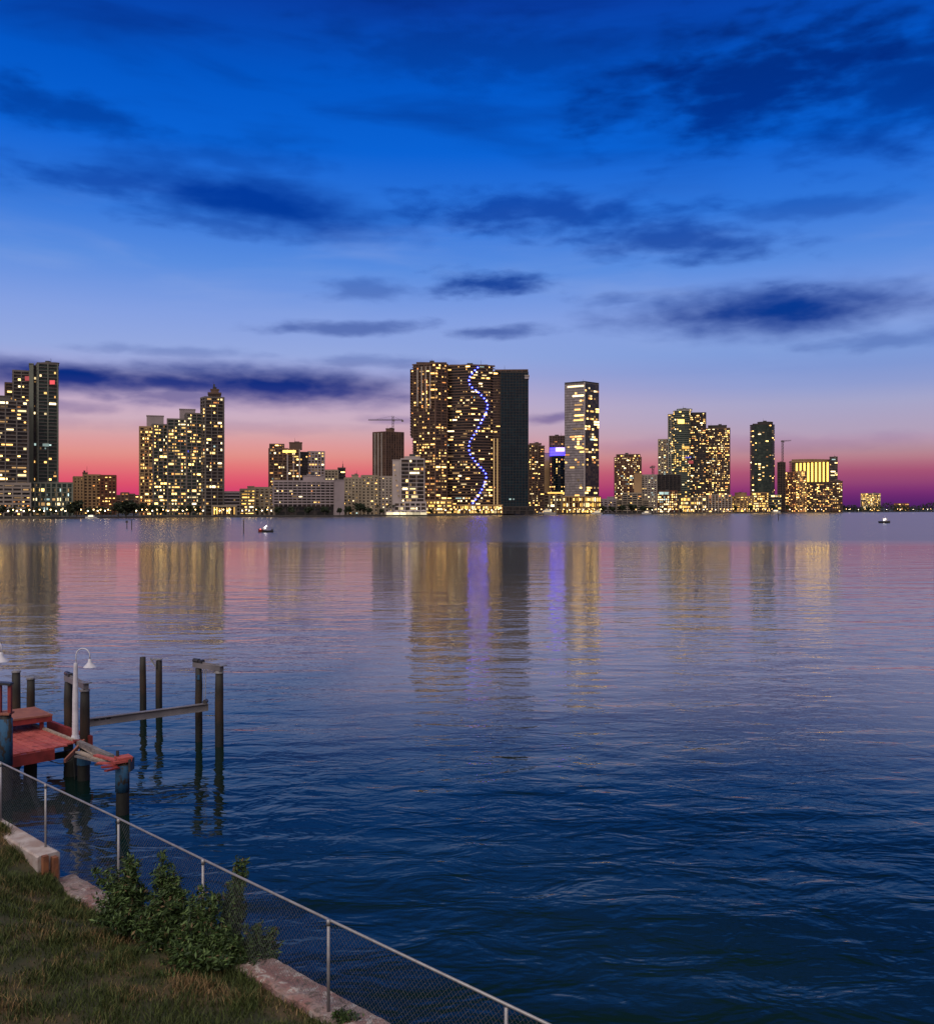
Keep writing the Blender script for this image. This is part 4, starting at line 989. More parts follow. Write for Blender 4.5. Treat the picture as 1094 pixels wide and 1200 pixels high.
for px, L_, lab in ((64, 11, 'dark moored launch against the seawall, before the pale garage podium'), (107, 9, 'white moored cruiser before the orange-lit block'), (641, 22, 'long white moored yacht with lit windows before the blue-crowned tower'), (699, 15, 'white moored cruiser at the foot of the two-faced glass tower'), (757, 13, 'white moored cruiser below the reddish tower'), (908, 18, 'white moored yacht before the slender right-hand tower')):
    Y = shoreY(px)-7; c = Vector((xat(px, Y), Y, .1)); o = thing('moored_boat', c, lab, 'boat', 'boats moored at the far seawall'); k = L_/10; dkb = 'hull_dark' if px == 64 else 'hull_white'
    mb = MB(); hull(mb, c, L_, 3.2*k, 1.3*k, math.pi if px % 2 else 0); mb.build('hull', M[dkb], o)
    mb = MB(); mb.box(c+Vector((0, 0, 1.9*k)), (L_*.5, 2.2*k, 1.3*k)); mb.box(c+Vector((0, 0, 2.8*k)), (L_*.3, 1.8*k, .7*k)); mb.build('cabin', M[dkb], o)
    if px != 64: mb = MB(); mb.box(c+Vector((0, -1.12*k, 2.0*k)), (L_*.42, .1, .5*k)); mb.build('lit_window', M['w_white'], o)
    mb = MB(); mb.tube([c+Vector((0, 0, 3.1*k)), c+Vector((0, 0, 4.8*k))], .07, 6); mb.build('mast', M['steel_dark'], o)
for px, yt, yb, lab in ((149, 610, 618.2, 'x'), (154.5, 608.5, 620, 'taller bare channel marker post of the pair before the stepped complex'), (285.5, 609, 624, 'lone channel marker post just left of the red-bowed boat'), (911.5, 602.5, 610, 'lone channel marker post on the right, before the slender tower')):
    Y = CH*F/(yb-HY); o = thing('channel_marker', (xat(px, Y), Y, 0), lab, 'marker post', 'channel marker posts')
    mb = MB(); mb.tube([(xat(px, Y), Y, -1), (xat(px, Y), Y, zat(yt, Y))], .16 if px < 800 else .24, 8); mb.build('post', M['steel_dark'], o)
    if px == 149:
        o['label'] = 'shorter channel marker post with a small dark board, before the stepped complex'
        mb = MB(); mb.box((xat(px, Y), Y-.25, zat(611.5, Y)), (.9, .06, .9)); mb.build('board', M['hull_dark'], o)

# ------------------------------------------------------------------ FOREGROUND: dock
m, t, bb = newmat('weathered red boards'); M['red_paint'] = m
g_ = t.new('ShaderNodeNewGeometry'); pos = g_.outputs['Position']; ri = g_.outputs['Random Per Island']
n1 = t.noise(t.mapping(pos, (3, 3, 3), (0, 0, R(44))), 1., 6, .65); n2 = t.noise(t.mapping(pos, (2.2, 14, 5), (0, 0, R(44))), 1., 5, .6)
cc = t.mix(ri, (.33, .055, .05), (.46, .095, .08)); cc = t.mix(t.smooth(n1, .48, .62), cc, (.27, .045, .042)); cc = t.mix(t.smooth(n2, .60, .70), cc, (.30, .17, .14))
t.link(cc, bb.inputs['Base Color']); bb.inputs['Roughness'].default_value = .75
bp = t.new('ShaderNodeBump'); bp.inputs['Strength'].default_value = .4; bp.inputs['Distance'].default_value = .01; t.link(n2, bp.inputs['Height']); t.link(bp.outputs[0], bb.inputs['Normal'])
M['red_dark'] = surf('red painted edge board', (.26, .035, .035), (.17, .025, .025), 3., .6, bump=.25)
M['brown_red'] = surf('faded red brown board', (.30, .11, .075), (.22, .08, .06), 3., .7, bump=.3)
M['grey_wood'] = surf('weathered grey wood', (.22, .19, .19), (.13, .11, .11), 4., .8, bump=.4, stretch=(1, 1, 3))
M['pale_wood'] = surf('split pale wood', (.40, .32, .27), (.24, .18, .15), 5., .8, bump=.4)
M['blue_paint'] = surf('flaking blue paint', (.018, .075, .16), (.03, .022, .018), 7., .75, bump=.5, thr=(.50, .60), stretch=(1, 1, .45), detail=6)
M['white_paint'] = surf('white lamp paint', (.62, .60, .66), (.50, .48, .55), 4., .5, bump=.1)
M['galv'] = surf('galvanised metal', (0.3024, 0.288, 0.3024), (0.2376, 0.2232, 0.2376), 6., .45, .35)
M['lift_metal'] = surf('dull aluminium beam', (.24, .215, .235), (.17, .155, .17), 1.2, .5, .25)
M['cable'] = surf('dark cable', (.03, .03, .03), (.02, .02, .02), 5.)
# timber pile with tide staining (dark and wet low down, rusty brown band, dark top)
m, t, bb = newmat('timber pile'); M['pile'] = m
pos = t.new('ShaderNodeNewGeometry').outputs['Position']; sp = t.new('ShaderNodeSeparateXYZ'); t.link(pos, sp.inputs[0])
nz = t.noise(t.mapping(pos, (9, 9, 1.2)), 1., 5, .65); z_ = t.math('MULTIPLY_ADD', t.math('SUBTRACT', nz, .5), .7, sp.outputs[2])
cc = t.ramp(t.math('DIVIDE', z_, 2.6, clamp=True), [(0, (.006, .006, .006)), (.26, (.008, .007, .006)), (.36, (.035, .016, .009)), (.55, (.045, .024, .014)), (.7, (.02, .015, .013)), (1, (.014, .013, .013))])
cc = t.mix(t.smooth(t.noise(t.mapping(pos, (14, 14, 2)), 1., 4, .6), .35, .7), cc, t.mix(.6, cc, (.02, .018, .016)))
t.link(cc, bb.inputs['Base Color']); bb.inputs['Roughness'].default_value = .75
bp = t.new('ShaderNodeBump'); bp.inputs['Strength'].default_value = .5; bp.inputs['Distance'].default_value = .02; t.link(nz, bp.inputs['Height']); t.link(bp.outputs[0], bb.inputs['Normal'])
GPi = 'timber piles around the dock'
def pile_mesh(mb, x, y, z0, z1, r_, lean=(0, 0), seed=0, n=14):
    rr = random.Random(seed); pts = []; rad = []
    for k in range(8):
        u = k/7; pts.append((x+lean[0]*u+rr.uniform(-.008, .008), y+lean[1]*u, z0+(z1-z0)*u)); rad.append(r_*(1.06-.1*u)*rr.uniform(.98, 1.02))
    rad[-1] *= .93; mb.tube(pts, rad, n)
def pile(px, Y, yt, wpx, label, capm=None, lean=(0, 0), band=None):
    x = xat(px, Y); zt = zat(yt, Y); r_ = wpx*Y/F/2
    o = thing('timber_pile', (x, Y, 0), label, 'pile', GPi)
    mb = MB(); pile_mesh(mb, x, Y, -1.5, zt, r_, lean, int(px)); mb.build('shaft', M['pile'], o, True)
    if capm:
        mb = MB(); mb.tube([(x+lean[0], Y+lean[1], zt+.004), (x+lean[0], Y+lean[1], zt+.05), (x+lean[0], Y+lean[1], zt+.075)], [r_*1.06, r_*1.06, r_*.7], 14); mb.build('cap', M[capm], o)
    if band:
        za, zb = band; mb = MB(); mb.tube([(x, Y, za), (x, Y, (za+zb)/2), (x, Y, zb)], [r_*1.07, r_*1.06, r_*1.05], 16); mb.build('painted_band', M['blue_paint'], o, True)
    return o
pile(19.3, 30.6, 788, 10, 'black pile with a pale cap behind the red bench, left one of two', 'galv')
pile(36.3, 31.6, 796, 9.2, 'black pile with a pale cap behind the red bench, right one of two', 'galv')
pile(80.5, 29.3, 799, 10.2, 'left pile of the pair flanking the white gooseneck lamp', None)
pile(99.6, 28.0, 810, 11.2, 'right pile of the pair flanking the white gooseneck lamp', 'galv')
pile(167.7, 35.4, 770, 7.4, 'bare dark pile, leftmost of the four out on the water', None)
pile(186.4, 35.2, 774, 7.6, 'reddish pile with a small top bracket, second of the four out on the water', None)
pile(233.0, 31.3, 783, 8.2, 'pile with a small blue tag under the outer winch beam', None)
pile(257.0, 30.7, 789, 9.8, 'rusty pile farthest right, outermost of the four out on the water', 'galv')
pile(143.6, 23.9, 894, 15, 'short thick pile with a bright blue band under the broken red boards', None, band=(.57, zat(896, 23.9)))
pile(7.2, 25.1, 838, 14, 'thick blue-painted pile carrying the red post frame at the left edge', None, band=(.9, zat(842, 25.1)))
# bracket on the reddish pile, tag on the winch pile
tp = [q for q in COL.objects if q.get('label', '').startswith('reddish pile')][0]
mb = MB(); p = P(186.4, 774, 35.2); mb.box(p+Vector((-.06, -.02, .05)), (.34, .2, .04)); mb.beam(p+Vector((-.30, -.05, .08)), p+Vector((-.08, -.12, -.2)), .03, .05); mb.beam(p+Vector((-.05, -.14, .02)), p+Vector((-.06, -.14, -.28)), .12, .02, up=(1, 0, 0)); mb.build('bracket', M['galv'], tp)
tp = [q for q in COL.objects if q.get('label', '').startswith('pile with a small blue tag')][0]
mb = MB(); p = P(233.4, 793, 31.3); mb.box(p+Vector((0, -.125, 0)), (.11, .02, .16)); mb.build('tag_plate', M['blue_paint'], tp)

u = Vector((.70, .714, 0)); w = Vector((-.72, .694, 0)); DZ = 1.0
T = Vector((xat(95, 27.1), 27.1, DZ))
o = thing('wooden_dock', T-u*2, 'weathered red-painted wooden dock reaching out from the left edge', 'dock')
def dk(a, b_, z=0.): return T-u*a+w*b_+Vector((0, 0, z))
# deck boards, laid across, the outer corner bitten away
mb = MB(); rr = random.Random(3); nbd = 24
for k in range(nbd):
    a0 = k*.182; a1 = a0+.166; s0 = .02+(.16 if k < 2 else 0)+rr.uniform(0, .03); e_ = 3.9
    z1 = rr.uniform(-.004, .004)
    c_ = (dk(a0, 0)+dk(a1, 0))/2
    mb.beam(c_+w*s0+Vector((0, 0, z1-.02)), c_+w*e_+Vector((0, 0, z1-.02)), .166, .04)
mb.build('deck', M['red_paint'], o)
mb = MB(); mb.beam(dk(.75, .0, -.19), dk(4.6, .0, -.19), .06, .30); mb.build('edge_board', M['red_dark'], o)
mb = MB(); mb.beam(dk(.06, .3, .03), dk(.06, 3.2, .03), .10, .05); mb.build('pale_kerb', M['pale_wood'], o)
mb = MB()
for a_ in (.7, 2.0, 3.3): mb.beam(dk(a_, .2, -.17), dk(a_, 3.8, -.17), .09, .22)
mb.beam(dk(.1, .6, -.40), dk(4.5, .6, -.40), .15, .16); mb.beam(dk(.1, 3.0, -.40), dk(4.5, 3.0, -.40), .15, .16)
mb.build('joists', M['pile'], o)
mb = MB(); mb.beam(dk(-.55, .55, -.16), dk(-.55, 3.6, -.16), .10, .34); mb.build('outer_beam', M['red_dark'], o)
for (pp, yy2, wpx, s_) in ((36, 26.8, 15, 21), (84, 27.35, 15, 22), (98.5, 26.9, 14, 23)):
    mb = MB(); pile_mesh(mb, xat(pp, yy2), yy2, -1.5, DZ-.3 if pp == 36 else .72, wpx*yy2/F/2, (0, 0), s_); mb.build('pile', M['pile'], o, True)
mb = MB(); mb.tube([(xat(98.5, 26.9), 26.9, .44), (xat(98.5, 26.9), 26.9, .73), (xat(98.5, 26.9), 26.9, .74)], [.186, .186, .1], 14); mb.build('painted_band', M['blue_paint'], o)
mb = MB(); mb.tube([dk(.9, .1, -.35), dk(.6, -.05, -.48), dk(.35, -.05, -.46), dk(.22, -.02, -.4), dk(.2, -.05, -.9), dk(.2, -.03, -1.2)], .014, 6); mb.build('hanging_cable', M['cable'], o)
# red bench / raised platform
zb = 1.45
bc = [onz(15, 842, zb), onz(62, 837, zb), onz(41, 828, zb)]
bl = bc[0]-u*1.2; bk = bc[2]+(bl-bc[1])*1.0
o = thing('dock_bench', (bc[0]+bc[2])/2-Vector((0, 0, .45)), 'low faded red bench platform on the dock deck', 'bench')
mb = MB(); mb.prism([bl.xy, bc[1].xy, bc[2].xy, bk.xy], zb-.05, zb); mb.build('top', M['brown_red'], o)
mb = MB(); mb.beam(bl+Vector((0, 0, -.13))+w*.05, bc[1]+Vector((0, 0, -.13))+w*.05, .05, .16); mb.beam(bc[1]+Vector((0, 0, -.13))-u*.05, bc[2]+Vector((0, 0, -.13))-u*.05, .05, .16); mb.build('apron', M['red_dark'], o)
for q in (bl+u*.3+w*.2, bc[1]-u*.25+w*.2, bc[2]-u*.25-w*.2, bk+u*.3-w*.2):
    mb = MB(); mb.box((q.x, q.y, DZ+.2), (.1, .1, .4), R(45)); mb.build('leg', M['red_dark'], o)
# red post frame on the blue pile
Yf = 25.1; zt = zat(838, Yf)+.02; o = thing('post_frame', (xat(7.2, Yf), Yf, zt), 'red post frame with dark top board on the blue pile at the left edge', 'post frame')
for px in (.6, 12.3):
    mb = MB(); a_ = P(px, 803, Yf); mb.box((a_.x, Yf-.02, (zt+a_.z)/2), (.085, .09, a_.z-zt)); mb.build('post', M['red_dark'], o)
mb = MB(); mb.beam(P(-14, 799.5, Yf-.02), P(14, 801.5, Yf-.02), .22, .06); mb.build('top_board', M['hull_dark'], o)
mb = MB(); mb.box((xat(7.2, Yf), Yf, zt+.03), (.31, .31, .05)); mb.build('base_board', M['brown_red'], o)
# gooseneck lamps
def gooseneck(label, base, top_z, r0=.10):
    o = thing('dock_lamp', base, label, 'lamp', 'white gooseneck dock lamps'); x, y, z = base; hh = top_z
    mb = MB(); mb.tube([(x, y, z), (x, y, z+.5*(hh-z)), (x+.01, y, hh-.42)], [r0*1.1, r0*.95, r0*.62], 12); mb.tube([(x, y, z), (x, y, z+.1)], [r0*1.5, r0*1.3], 12); mb.build('pole', M['white_paint'], o, False)
    mb = MB(); rads = .20; cx_ = x+.02+rads
    pts_ = [(x+.02, y, hh-.5), (x+.02, y, hh-rads)]+[(cx_-rads*math.cos(a), y, hh-rads+rads*math.sin(a)) for a in np.linspace(.15, math.pi-.1, 12)]+[(cx_+rads, y, hh-rads-.12)]
    mb.tube(pts_, .018, 8); mb.build('gooseneck', M['white_paint'], o, True)
    mb = MB(); sx_, sz_ = cx_+rads, hh-rads-.10
    prof = [(.03, 0), (.05, -.03), (.055, -.09), (.09, -.14), (.17, -.22), (.185, -.24)]
    mb.tube([(sx_, y, sz_+q[1]) for q in prof], [q[0] for q in prof], 18, cap=False); mb.tube([(sx_, y, sz_+q[1]-.006) for q in prof], [q[0]-.008 for q in prof], 18, cap=True); mb.build('shade', M['white_paint'], o, True)
    return o
gl = gooseneck('white gooseneck lamp on a tapered pole between two piles at the dock corner', (xat(88.6, 27.55), 27.55, DZ), zat(760, 27.55), .085)
o2 = gl.copy(); COL.objects.link(o2); o2['label'] = 'white lamp whose head alone shows at the left edge above the red post frame'
for ch in list(gl.children):
    c2 = ch.copy(); COL.objects.link(c2); c2.parent = o2
o2.scale = (1.12, 1.12, 1.12); q = P(-17.5, 873, 27.0); o2.location = (q.x, 27.0, DZ)
mb = MB()
# boat lift: top beams with winches, cables, cradle beam
def winch_beam(label, pa, pb):
    o = thing('winch_beam', (pa+pb)/2, label, 'winch beam', 'lift winch beams'); d_ = (pb-pa).normalized()
    mb = MB(); mb.beam(pa-d_*.22, pb+d_*.12, .16, .16); mb.beam(pa-d_*.1+Vector((0, 0, .10)), pb+Vector((0, 0, .10)), .05, .05); mb.build('beam', M['lift_metal'], o)
    mb = MB(); mb.tube([pa-d_*.24+Vector((0, 0, .14)), pa+d_*.02+Vector((0, 0, .14))], .075, 10); mb.box(pa+d_*.14+Vector((0, 0, .13)), (.16, .14, .12), math.atan2(d_.y, d_.x)); mb.build('winch_motor', M['hull_dark'], o)
    mb = MB(); mb.box(pb+Vector((.05, 0, .10)), (.34, .24, .03), math.atan2(d_.y, d_.x)); mb.beam(pb-d_*.22+Vector((0, 0, -.08)), pb-d_*.02+Vector((0, 0, -.42)), .05, .03); mb.build('bracket', M['galv'], o)
    return o
pa = P(233, 779.5, 31.3); pb = P(257, 786.0, 30.7); pb.z = zat(789, 30.7)+.16
pa.z = zat(783, 31.3)+.10
winch_beam('grey winch beam bridging the two outer piles', pa, pb)
pa2 = P(80.5, 797, 29.3); pa2.z = zat(799, 29.3)+.10; pb2 = P(99.6, 806, 28.0); pb2.z = zat(810, 28.0)+.16
winch_beam('grey winch beam bridging the two piles beside the white lamp', pa2, pb2)
ca, cb = P(103, 857, 28.75), P(243, 828.2, 30.9); ca.z = cb.z-.03
o = thing('lift_beam', (ca+cb)/2, 'long grey boat lift beam hanging level between the piles', 'lift beam')
mb = MB(); d_ = (cb-ca).normalized(); hI = .24
mb.beam(ca, cb, .03, hI-.04); mb.beam(ca+Vector((0, 0, hI/2-.01)), cb+Vector((0, 0, hI/2-.01)), .17, .022); mb.beam(ca-Vector((0, 0, hI/2-.01)), cb-Vector((0, 0, hI/2-.01)), .17, .022); mb.box(cb+Vector((0, 0, 0)), (.02, .17, hI-.05), math.atan2(d_.y, d_.x)); mb.build('beam', M['lift_metal'], o)
mb = MB(); mb.tube([cb+Vector((-.06, -.1, hI/2+.05)), cb+Vector((-.06, .1, hI/2+.05))], .075, 10); mb.build('pulley', M['hull_dark'], o)
ctop = pa+(pb-pa)*.36-Vector((0, 0, .06))
mb = MB(); mb.tube([ctop, cb+Vector((-.06, -.02, hI/2+.05))], .012, 6); mb.tube([ctop+Vector((-.07, 0, 0)), cb+Vector((-.12, -.02, hI/2+.05))], .008, 6); mb.build('cable', M['galv'], o)
mb = MB()
rr = random.Random(9)
for k in range(3):
    q0 = ca+d_*(.25+k*.18)+Vector((0, 0, .02)); nrm_ = Vector((d_.y, -d_.x, 0))
    mb.box(q0+nrm_*.02+Vector((0, 0, .03)), (.13, .012, .05), math.atan2(d_.y, d_.x))
mb.build('maker_plate', M['hull_dark'], o)
# broken walkway between dock corner and blue-banded pile
o = thing('broken_walkway', P(120, 885, 25.4), 'collapsed walkway of broken grey boards from dock corner to the blue-banded pile', 'walkway')
def brd(nm, a, b_, w_, h_, mt):
    mb = MB(); mb.beam(a, b_, w_, h_); return mb.build(nm, M[mt], o)
brd('beam', P(91, 870, 27.35), P(131, 888, 24.4), .14, .14, 'grey_wood')
brd('plank', P(92, 881, 26.6), P(124, 893, 24.6), .16, .04, 'pale_wood')
brd('plank', P(98, 876, 26.7), P(120, 889, 25.0), .10, .04, 'pale_wood')
brd('plank', P(90, 886, 26.4), P(118, 892.5, 24.9), .12, .05, 'grey_wood')
brd('plank', P(76, 892, 26.2), P(99, 868, 27.3), .05, .10, 'brown_red')
brd('plank', P(86, 868, 27.2), P(99, 868.5, 27.4), .22, .05, 'red_dark')
pt = P(143.6, 894, 23.9)
o = thing('broken_boards', pt, 'splayed broken red boards nailed on top of the short blue-banded pile', 'boards')
def brd2(nm, a, b_, w_, h_, mt):
    mb = MB(); mb.beam(a, b_, w_, h_); return mb.build(nm, M[mt], o)
mb = MB(); mb.box(pt+Vector((-.05, 0, .07)), (.44, .42, .06), R(40)); mb.box(pt+Vector((.01, .05, .13)), (.36, .34, .05), R(38)); mb.build('cap_board', M['red_paint'], o)
brd2('plank', pt+Vector((-.08, -.02, .05)), P(112, 885, 24.5), .13, .045, 'red_paint')
brd2('plank', pt+Vector((-.10, -.14, .02)), P(115, 894, 23.9), .12, .04, 'red_paint')
brd2('plank', pt+Vector((-.06, -.20, -.02)), P(119, 899, 23.5), .11, .04, 'red_dark')
brd2('plank', pt+Vector((-.02, -.22, -.06)), P(124, 903.5, 23.2), .09, .04, 'red_dark')
brd2('batten', P(137, 892, 23.75), P(112, 896, 24.1), .06, .06, 'hull_dark')
mb = MB(); mb.box(pt+Vector((-.14, .05, .21)), (.06, .06, .18)); mb.box(pt+Vector((.21, .05, -.05)), (.05, .3, .3)); mb.build('bolt', M['hull_dark'], o)

# ------------------------------------------------------------------ FOREGROUND: sea wall, lawn, fence
fA = Vector((-10.05, 20.4)); fB = Vector((.82, 10.07)); fd = (fB-fA).normalized(); fn = Vector((-fd.y, fd.x))   # fn points to the water
if fn.x < 0: fn = -fn
RZ = 2.24
def fp(s_, off=0.): return fA+fd*s_+fn*off     # s metres along the fence from its left end
m, t, bb = newmat('stained sea wall'); M['wall_conc'] = m
pos = t.new('ShaderNodeNewGeometry').outputs['Position']
n1, n2, n3 = t.noise(pos, 1.6, 7, .65), t.noise(t.mapping(pos, (1, 1, 1), loc=(4, 2, 1)), 5., 6, .7, .5), t.noise(pos, 22., 4, .6)
cc = t.mix(t.smooth(n1, .42, .6), (.27, .20, .19), (.25, .13, .12)); cc = t.mix(t.smooth(n2, .54, .62), cc, (.40, .35, .33)); cc = t.mix(t.smooth(n2, .46, .36), cc, (.10, .075, .06)); cc = t.mix(t.math('MULTIPLY', t.smooth(n3, .52, .66), .5), cc, (.07, .06, .05))
t.link(cc, bb.inputs['Base Color']); bb.inputs['Roughness'].default_value = .9
bp = t.new('ShaderNodeBump'); bp.inputs['Strength'].default_value = .7; bp.inputs['Distance'].default_value = .03; t.link(t.math('ADD', n2, n3), bp.inputs['Height']); t.link(bp.outputs[0], bb.inputs['Normal'])
M['wall_top'] = surf('bleached concrete', (.46, .40, .39), (.28, .20, .18), 1.7, .85, bump=.5, detail=6)
def interp(v, tab):
    for (a, ya), (b_, yb) in zip(tab, tab[1:]):
        if v <= b_: q = min(1., max(0., (v-a)/(b_-a))); return ya+(yb-ya)*q
    return tab[-1][1]
WALLZ = [(2.8, .50), (4.4, .52), (8, 1.02), (9, 1.04)]
EDGEZ = [(.4, 1.06), (2.6, .78), (3.6, .46), (4.4, .42), (8, .92), (9, .93)]
def rough_wall(name, s0, s1, o0, o1, z0, ztop, mat, label, jag=.0, seed=1, step=.12):
    rr = random.Random(seed); mb = MB(); n_ = int((s1-s0)/step); secs = []
    for i in range(n_+1):
        s_ = s0+(s1-s0)*i/n_; j = lambda k=1.: rr.uniform(-jag, jag)*k
        bev = .03
        z1 = ztop if ztop else interp(s_, WALLZ)
        prof = [(o0+j(), z0), (o0+j(), z1-bev+j(.5)), (o0+bev+j(), z1+j(.5)), ((o0+o1)/2, z1+j(.4)), (o1-bev+j(.6), z1+j(.4)), (o1+j(.5), z1-bev), (o1, z0)]
        secs.append([(*fp(s_, a), z) for a, z in prof])
    k = len(secs[0]); o_ = 0
    for sc in secs: mb.v += sc
    for i in range(n_):
        for q in range(k-1): mb.f.append((i*k+q, i*k+q+1, (i+1)*k+q+1, (i+1)*k+q)); mb.m.append(0)
    mb.f.append(tuple(range(k))); mb.m.append(0); mb.f.append(tuple(n_*k+q for q in reversed(range(k)))); mb.m.append(0)
    o_ = mb.build(name, mat)
    return o_
sw = rough_wall('sea_wall', 2.86, 19.5, -.16, .36, -1.5, None, M['wall_conc'], '', .032)
tag(sw, 'low crumbling pink concrete sea wall along the lawn edge', 'wall')
sb = rough_wall('concrete_block', -6, 2.85, -.36, .07, -1.5, 1.02, M['wall_top'], '', .006)
tag(sb, 'raised pale concrete wall end under the fence at the left edge', 'wall')
# lawn: a strip that slopes gently up from the wall towards the viewer
m, t, bb = newmat('lawn soil'); M['soil'] = m
pos = t.new('ShaderNodeNewGeometry').outputs['Position']
cc = t.mix(t.smooth(t.noise(pos, 1.1, 5, .6), .4, .62), (.026, .028, .010), (.07, .047, .022)); t.link(cc, bb.inputs['Base Color']); bb.inputs['Roughness'].default_value = .95
from mathutils import noise as mnoise
def lawn_z(s_, tt):
    k = min(1., max(0., (tt-.15)/2.0)); k = k*k*(3-2*k); e_ = interp(s_, EDGEZ)
    z = e_+(1.0+.05*tt-e_)*k+(.05*mnoise.noise((s_*.6, tt*.6, 0))+.025*mnoise.noise((s_*2.3, tt*2.3, 4)))*min(1, tt+.2)
    return z
mb = MB(); NS, NTT = 110, 70; s_a, s_b = -8., 24.; t_a, t_b = .10, 14.
def tpar(j): return t_a+(t_b-t_a)*(j/NTT)**1.6
for i in range(NS+1):
    for j in range(NTT+1):
        s_ = s_a+(s_b-s_a)*i/NS; tt = tpar(j); p = fp(s_, -tt); mb.v.append((p.x, p.y, lawn_z(s_, tt)))
for i in range(NS):
    for j in range(NTT):
        a = i*(NTT+1)+j; mb.f.append((a, a+1, a+NTT+2, a+NTT+1)); mb.m.append(0)
struct(mb.build('lawn_ground', M['soil'], None, True))
# grass blades
m, t, bb = newmat('grass blades'); M['grass'] = m
g = t.new('ShaderNodeNewGeometry'); rnd = g.outputs['Random Per Island']; pos = g.outputs['Position']
green = t.mix(rnd, (.020, .036, .010), (.085, .10, .03)); dry = t.mix(rnd, (.14, .085, .04), (.27, .17, .085))
pn = t.math('ADD', t.noise(pos, 1.1, 5, .62), t.math('MULTIPLY', t.math('SUBTRACT', rnd, .5), .22))
t.link(t.mix(t.smooth(pn, .53, .70), green, dry), bb.inputs['Base Color']); bb.inputs['Roughness'].default_value = .7; bb.inputs['Specular IOR Level'].default_value = .2
NB = 95000
ss = rng.uniform(-.3, 14.5, NB); tt = .18+rng.random(NB)**1.25*4.6
clump = np.array([mnoise.noise((a*1.7, b_*1.7, 9)) for a, b_ in zip(ss, tt)])
keep = rng.random(NB) < np.clip(.68+clump*.9, .15, 1); ss, tt, clump = ss[keep], tt[keep], clump[keep]; NB = len(ss)
bx = fA.x+fd.x*ss-fn.x*tt; by = fA.y+fd.y*ss-fn.y*tt; bz = np.array([lawn_z(a, b_) for a, b_ in zip(ss, tt)])-.01
hh = rng.uniform(.05, .15, NB)*(1+clump*1.2); hh = np.clip(hh, .03, .3); an = rng.uniform(0, 6.283, NB); wd = rng.uniform(.004, .008, NB); ld = rng.uniform(.2, .95, NB)*hh; la = rng.uniform(0, 6.283, NB)
cx_, sx_ = np.cos(an)*wd, np.sin(an)*wd
V = np.zeros((NB, 5, 3)); B0 = np.stack([bx, by, bz], 1)
V[:, 0] = B0+np.stack([-cx_, -sx_, 0*bx], 1); V[:, 1] = B0+np.stack([cx_, sx_, 0*bx], 1)
md = B0+np.stack([np.cos(la)*ld*.35, np.sin(la)*ld*.35, hh*.6], 1); V[:, 2] = md+np.stack([cx_, sx_, 0*bx], 1)*.8; V[:, 3] = md-np.stack([cx_, sx_, 0*bx], 1)*.8
V[:, 4] = B0+np.stack([np.cos(la)*ld, np.sin(la)*ld, hh], 1)
me = bpy.data.meshes.new('grass'); idx = np.arange(NB)*5
faces = [(i, i+1, i+2, i+3) for i in idx.tolist()]+[(i+3, i+2, i+4) for i in idx.tolist()]
me.from_pydata(V.reshape(-1, 3).tolist(), [], faces); me.materials.append(M['grass']); me.update()
go = bpy.data.objects.new('grass', me); COL.objects.link(go); struct(go, 'stuff')

# chain-link fence
Lf = 19.3
o = thing('chain_link_fence', (*fp(0), 1.0), 'galvanised chain-link fence with a pale top rail running along the sea wall', 'fence')
mb = MB()
mb.tube([(*fp(-5.5), RZ), (*fp(2), RZ-.004), (*fp(5.3), RZ+.006), (*fp(9), RZ-.008), (*fp(Lf), RZ)], .0195, 10); mb.build('top_rail', M['galv'], o, True)
def s_of(px):
    # where the sight plane of a photo column meets the fence line
    k = (px-CX)/F; return (k*fA.y-fA.x)/(fd.x-k*fd.y)
posts = [(3, 1.0), (55.5, .6), (141, .45), (240, .7), (387, 1.0)]
for px, zb_ in posts:
    s_ = s_of(px); p = fp(s_, -.03 if px != 55.5 else -.03); mb = MB(); mb.tube([(p.x, p.y, zb_), (p.x, p.y, RZ-.02)], .022, 10); mb.tube([(p.x, p.y, RZ-.06), (p.x, p.y, RZ+.02)], .029, 10); mb.build('post', M['galv'], o, True)
s_ = s_of(387)+3.12; p = fp(s_, -.03); mb = MB(); mb.tube([(p.x, p.y, 1.0), (p.x, p.y, RZ-.02)], .022, 10); mb.build('post', M['galv'], o, True)
M['wire'] = surf('zinc wire', (0.18, 0.174, 0.18), (0.12, 0.114, 0.12), 12., .5, .4)
mb = MB(); hgt = RZ-.04-1.07; pit = .078; k0 = int(-5/pit); z_lo = 1.07
n_ = int((Lf+5)/pit)
for i in range(n_):
    s0 = -5+i*pit
    for sg in (1, -1):
        sa = s0; sb2 = s0+sg*hgt*.98; zl = z_lo; 
        zl = 1.05 if s0 < 2.8 else (.72 if s0 < 6.5 else z_lo); sb2 = s0+sg*(RZ-.04-zl)*.98
        off = .016*sg*.5+.012
        a_, b_ = fp(sa, off), fp(sb2, off); r_ = .0021
        A3 = Vector((a_.x, a_.y, zl)); B3 = Vector((b_.x, b_.y, RZ-.03)); dd = (B3-A3).normalized(); n1 = Vector((fn.x, fn.y, 0)); n2 = dd.cross(n1)
        vs = [A3+n1*r_, A3-n1*r_*.5+n2*r_*.87, A3-n1*r_*.5-n2*r_*.87, B3+n1*r_, B3-n1*r_*.5+n2*r_*.87, B3-n1*r_*.5-n2*r_*.87]
        mb.add(vs, [(0, 1, 4, 3), (1, 2, 5, 4), (2, 0, 3, 5)])
mb.build('wire_mesh', M['wire'], o)
s_ = s_of(55.5); p = fp(2.97, -.18)
o = thing('wooden_stump', (p.x, p.y, .55), 'rusty orange wooden stub at the end of the raised concrete wall', 'stump')
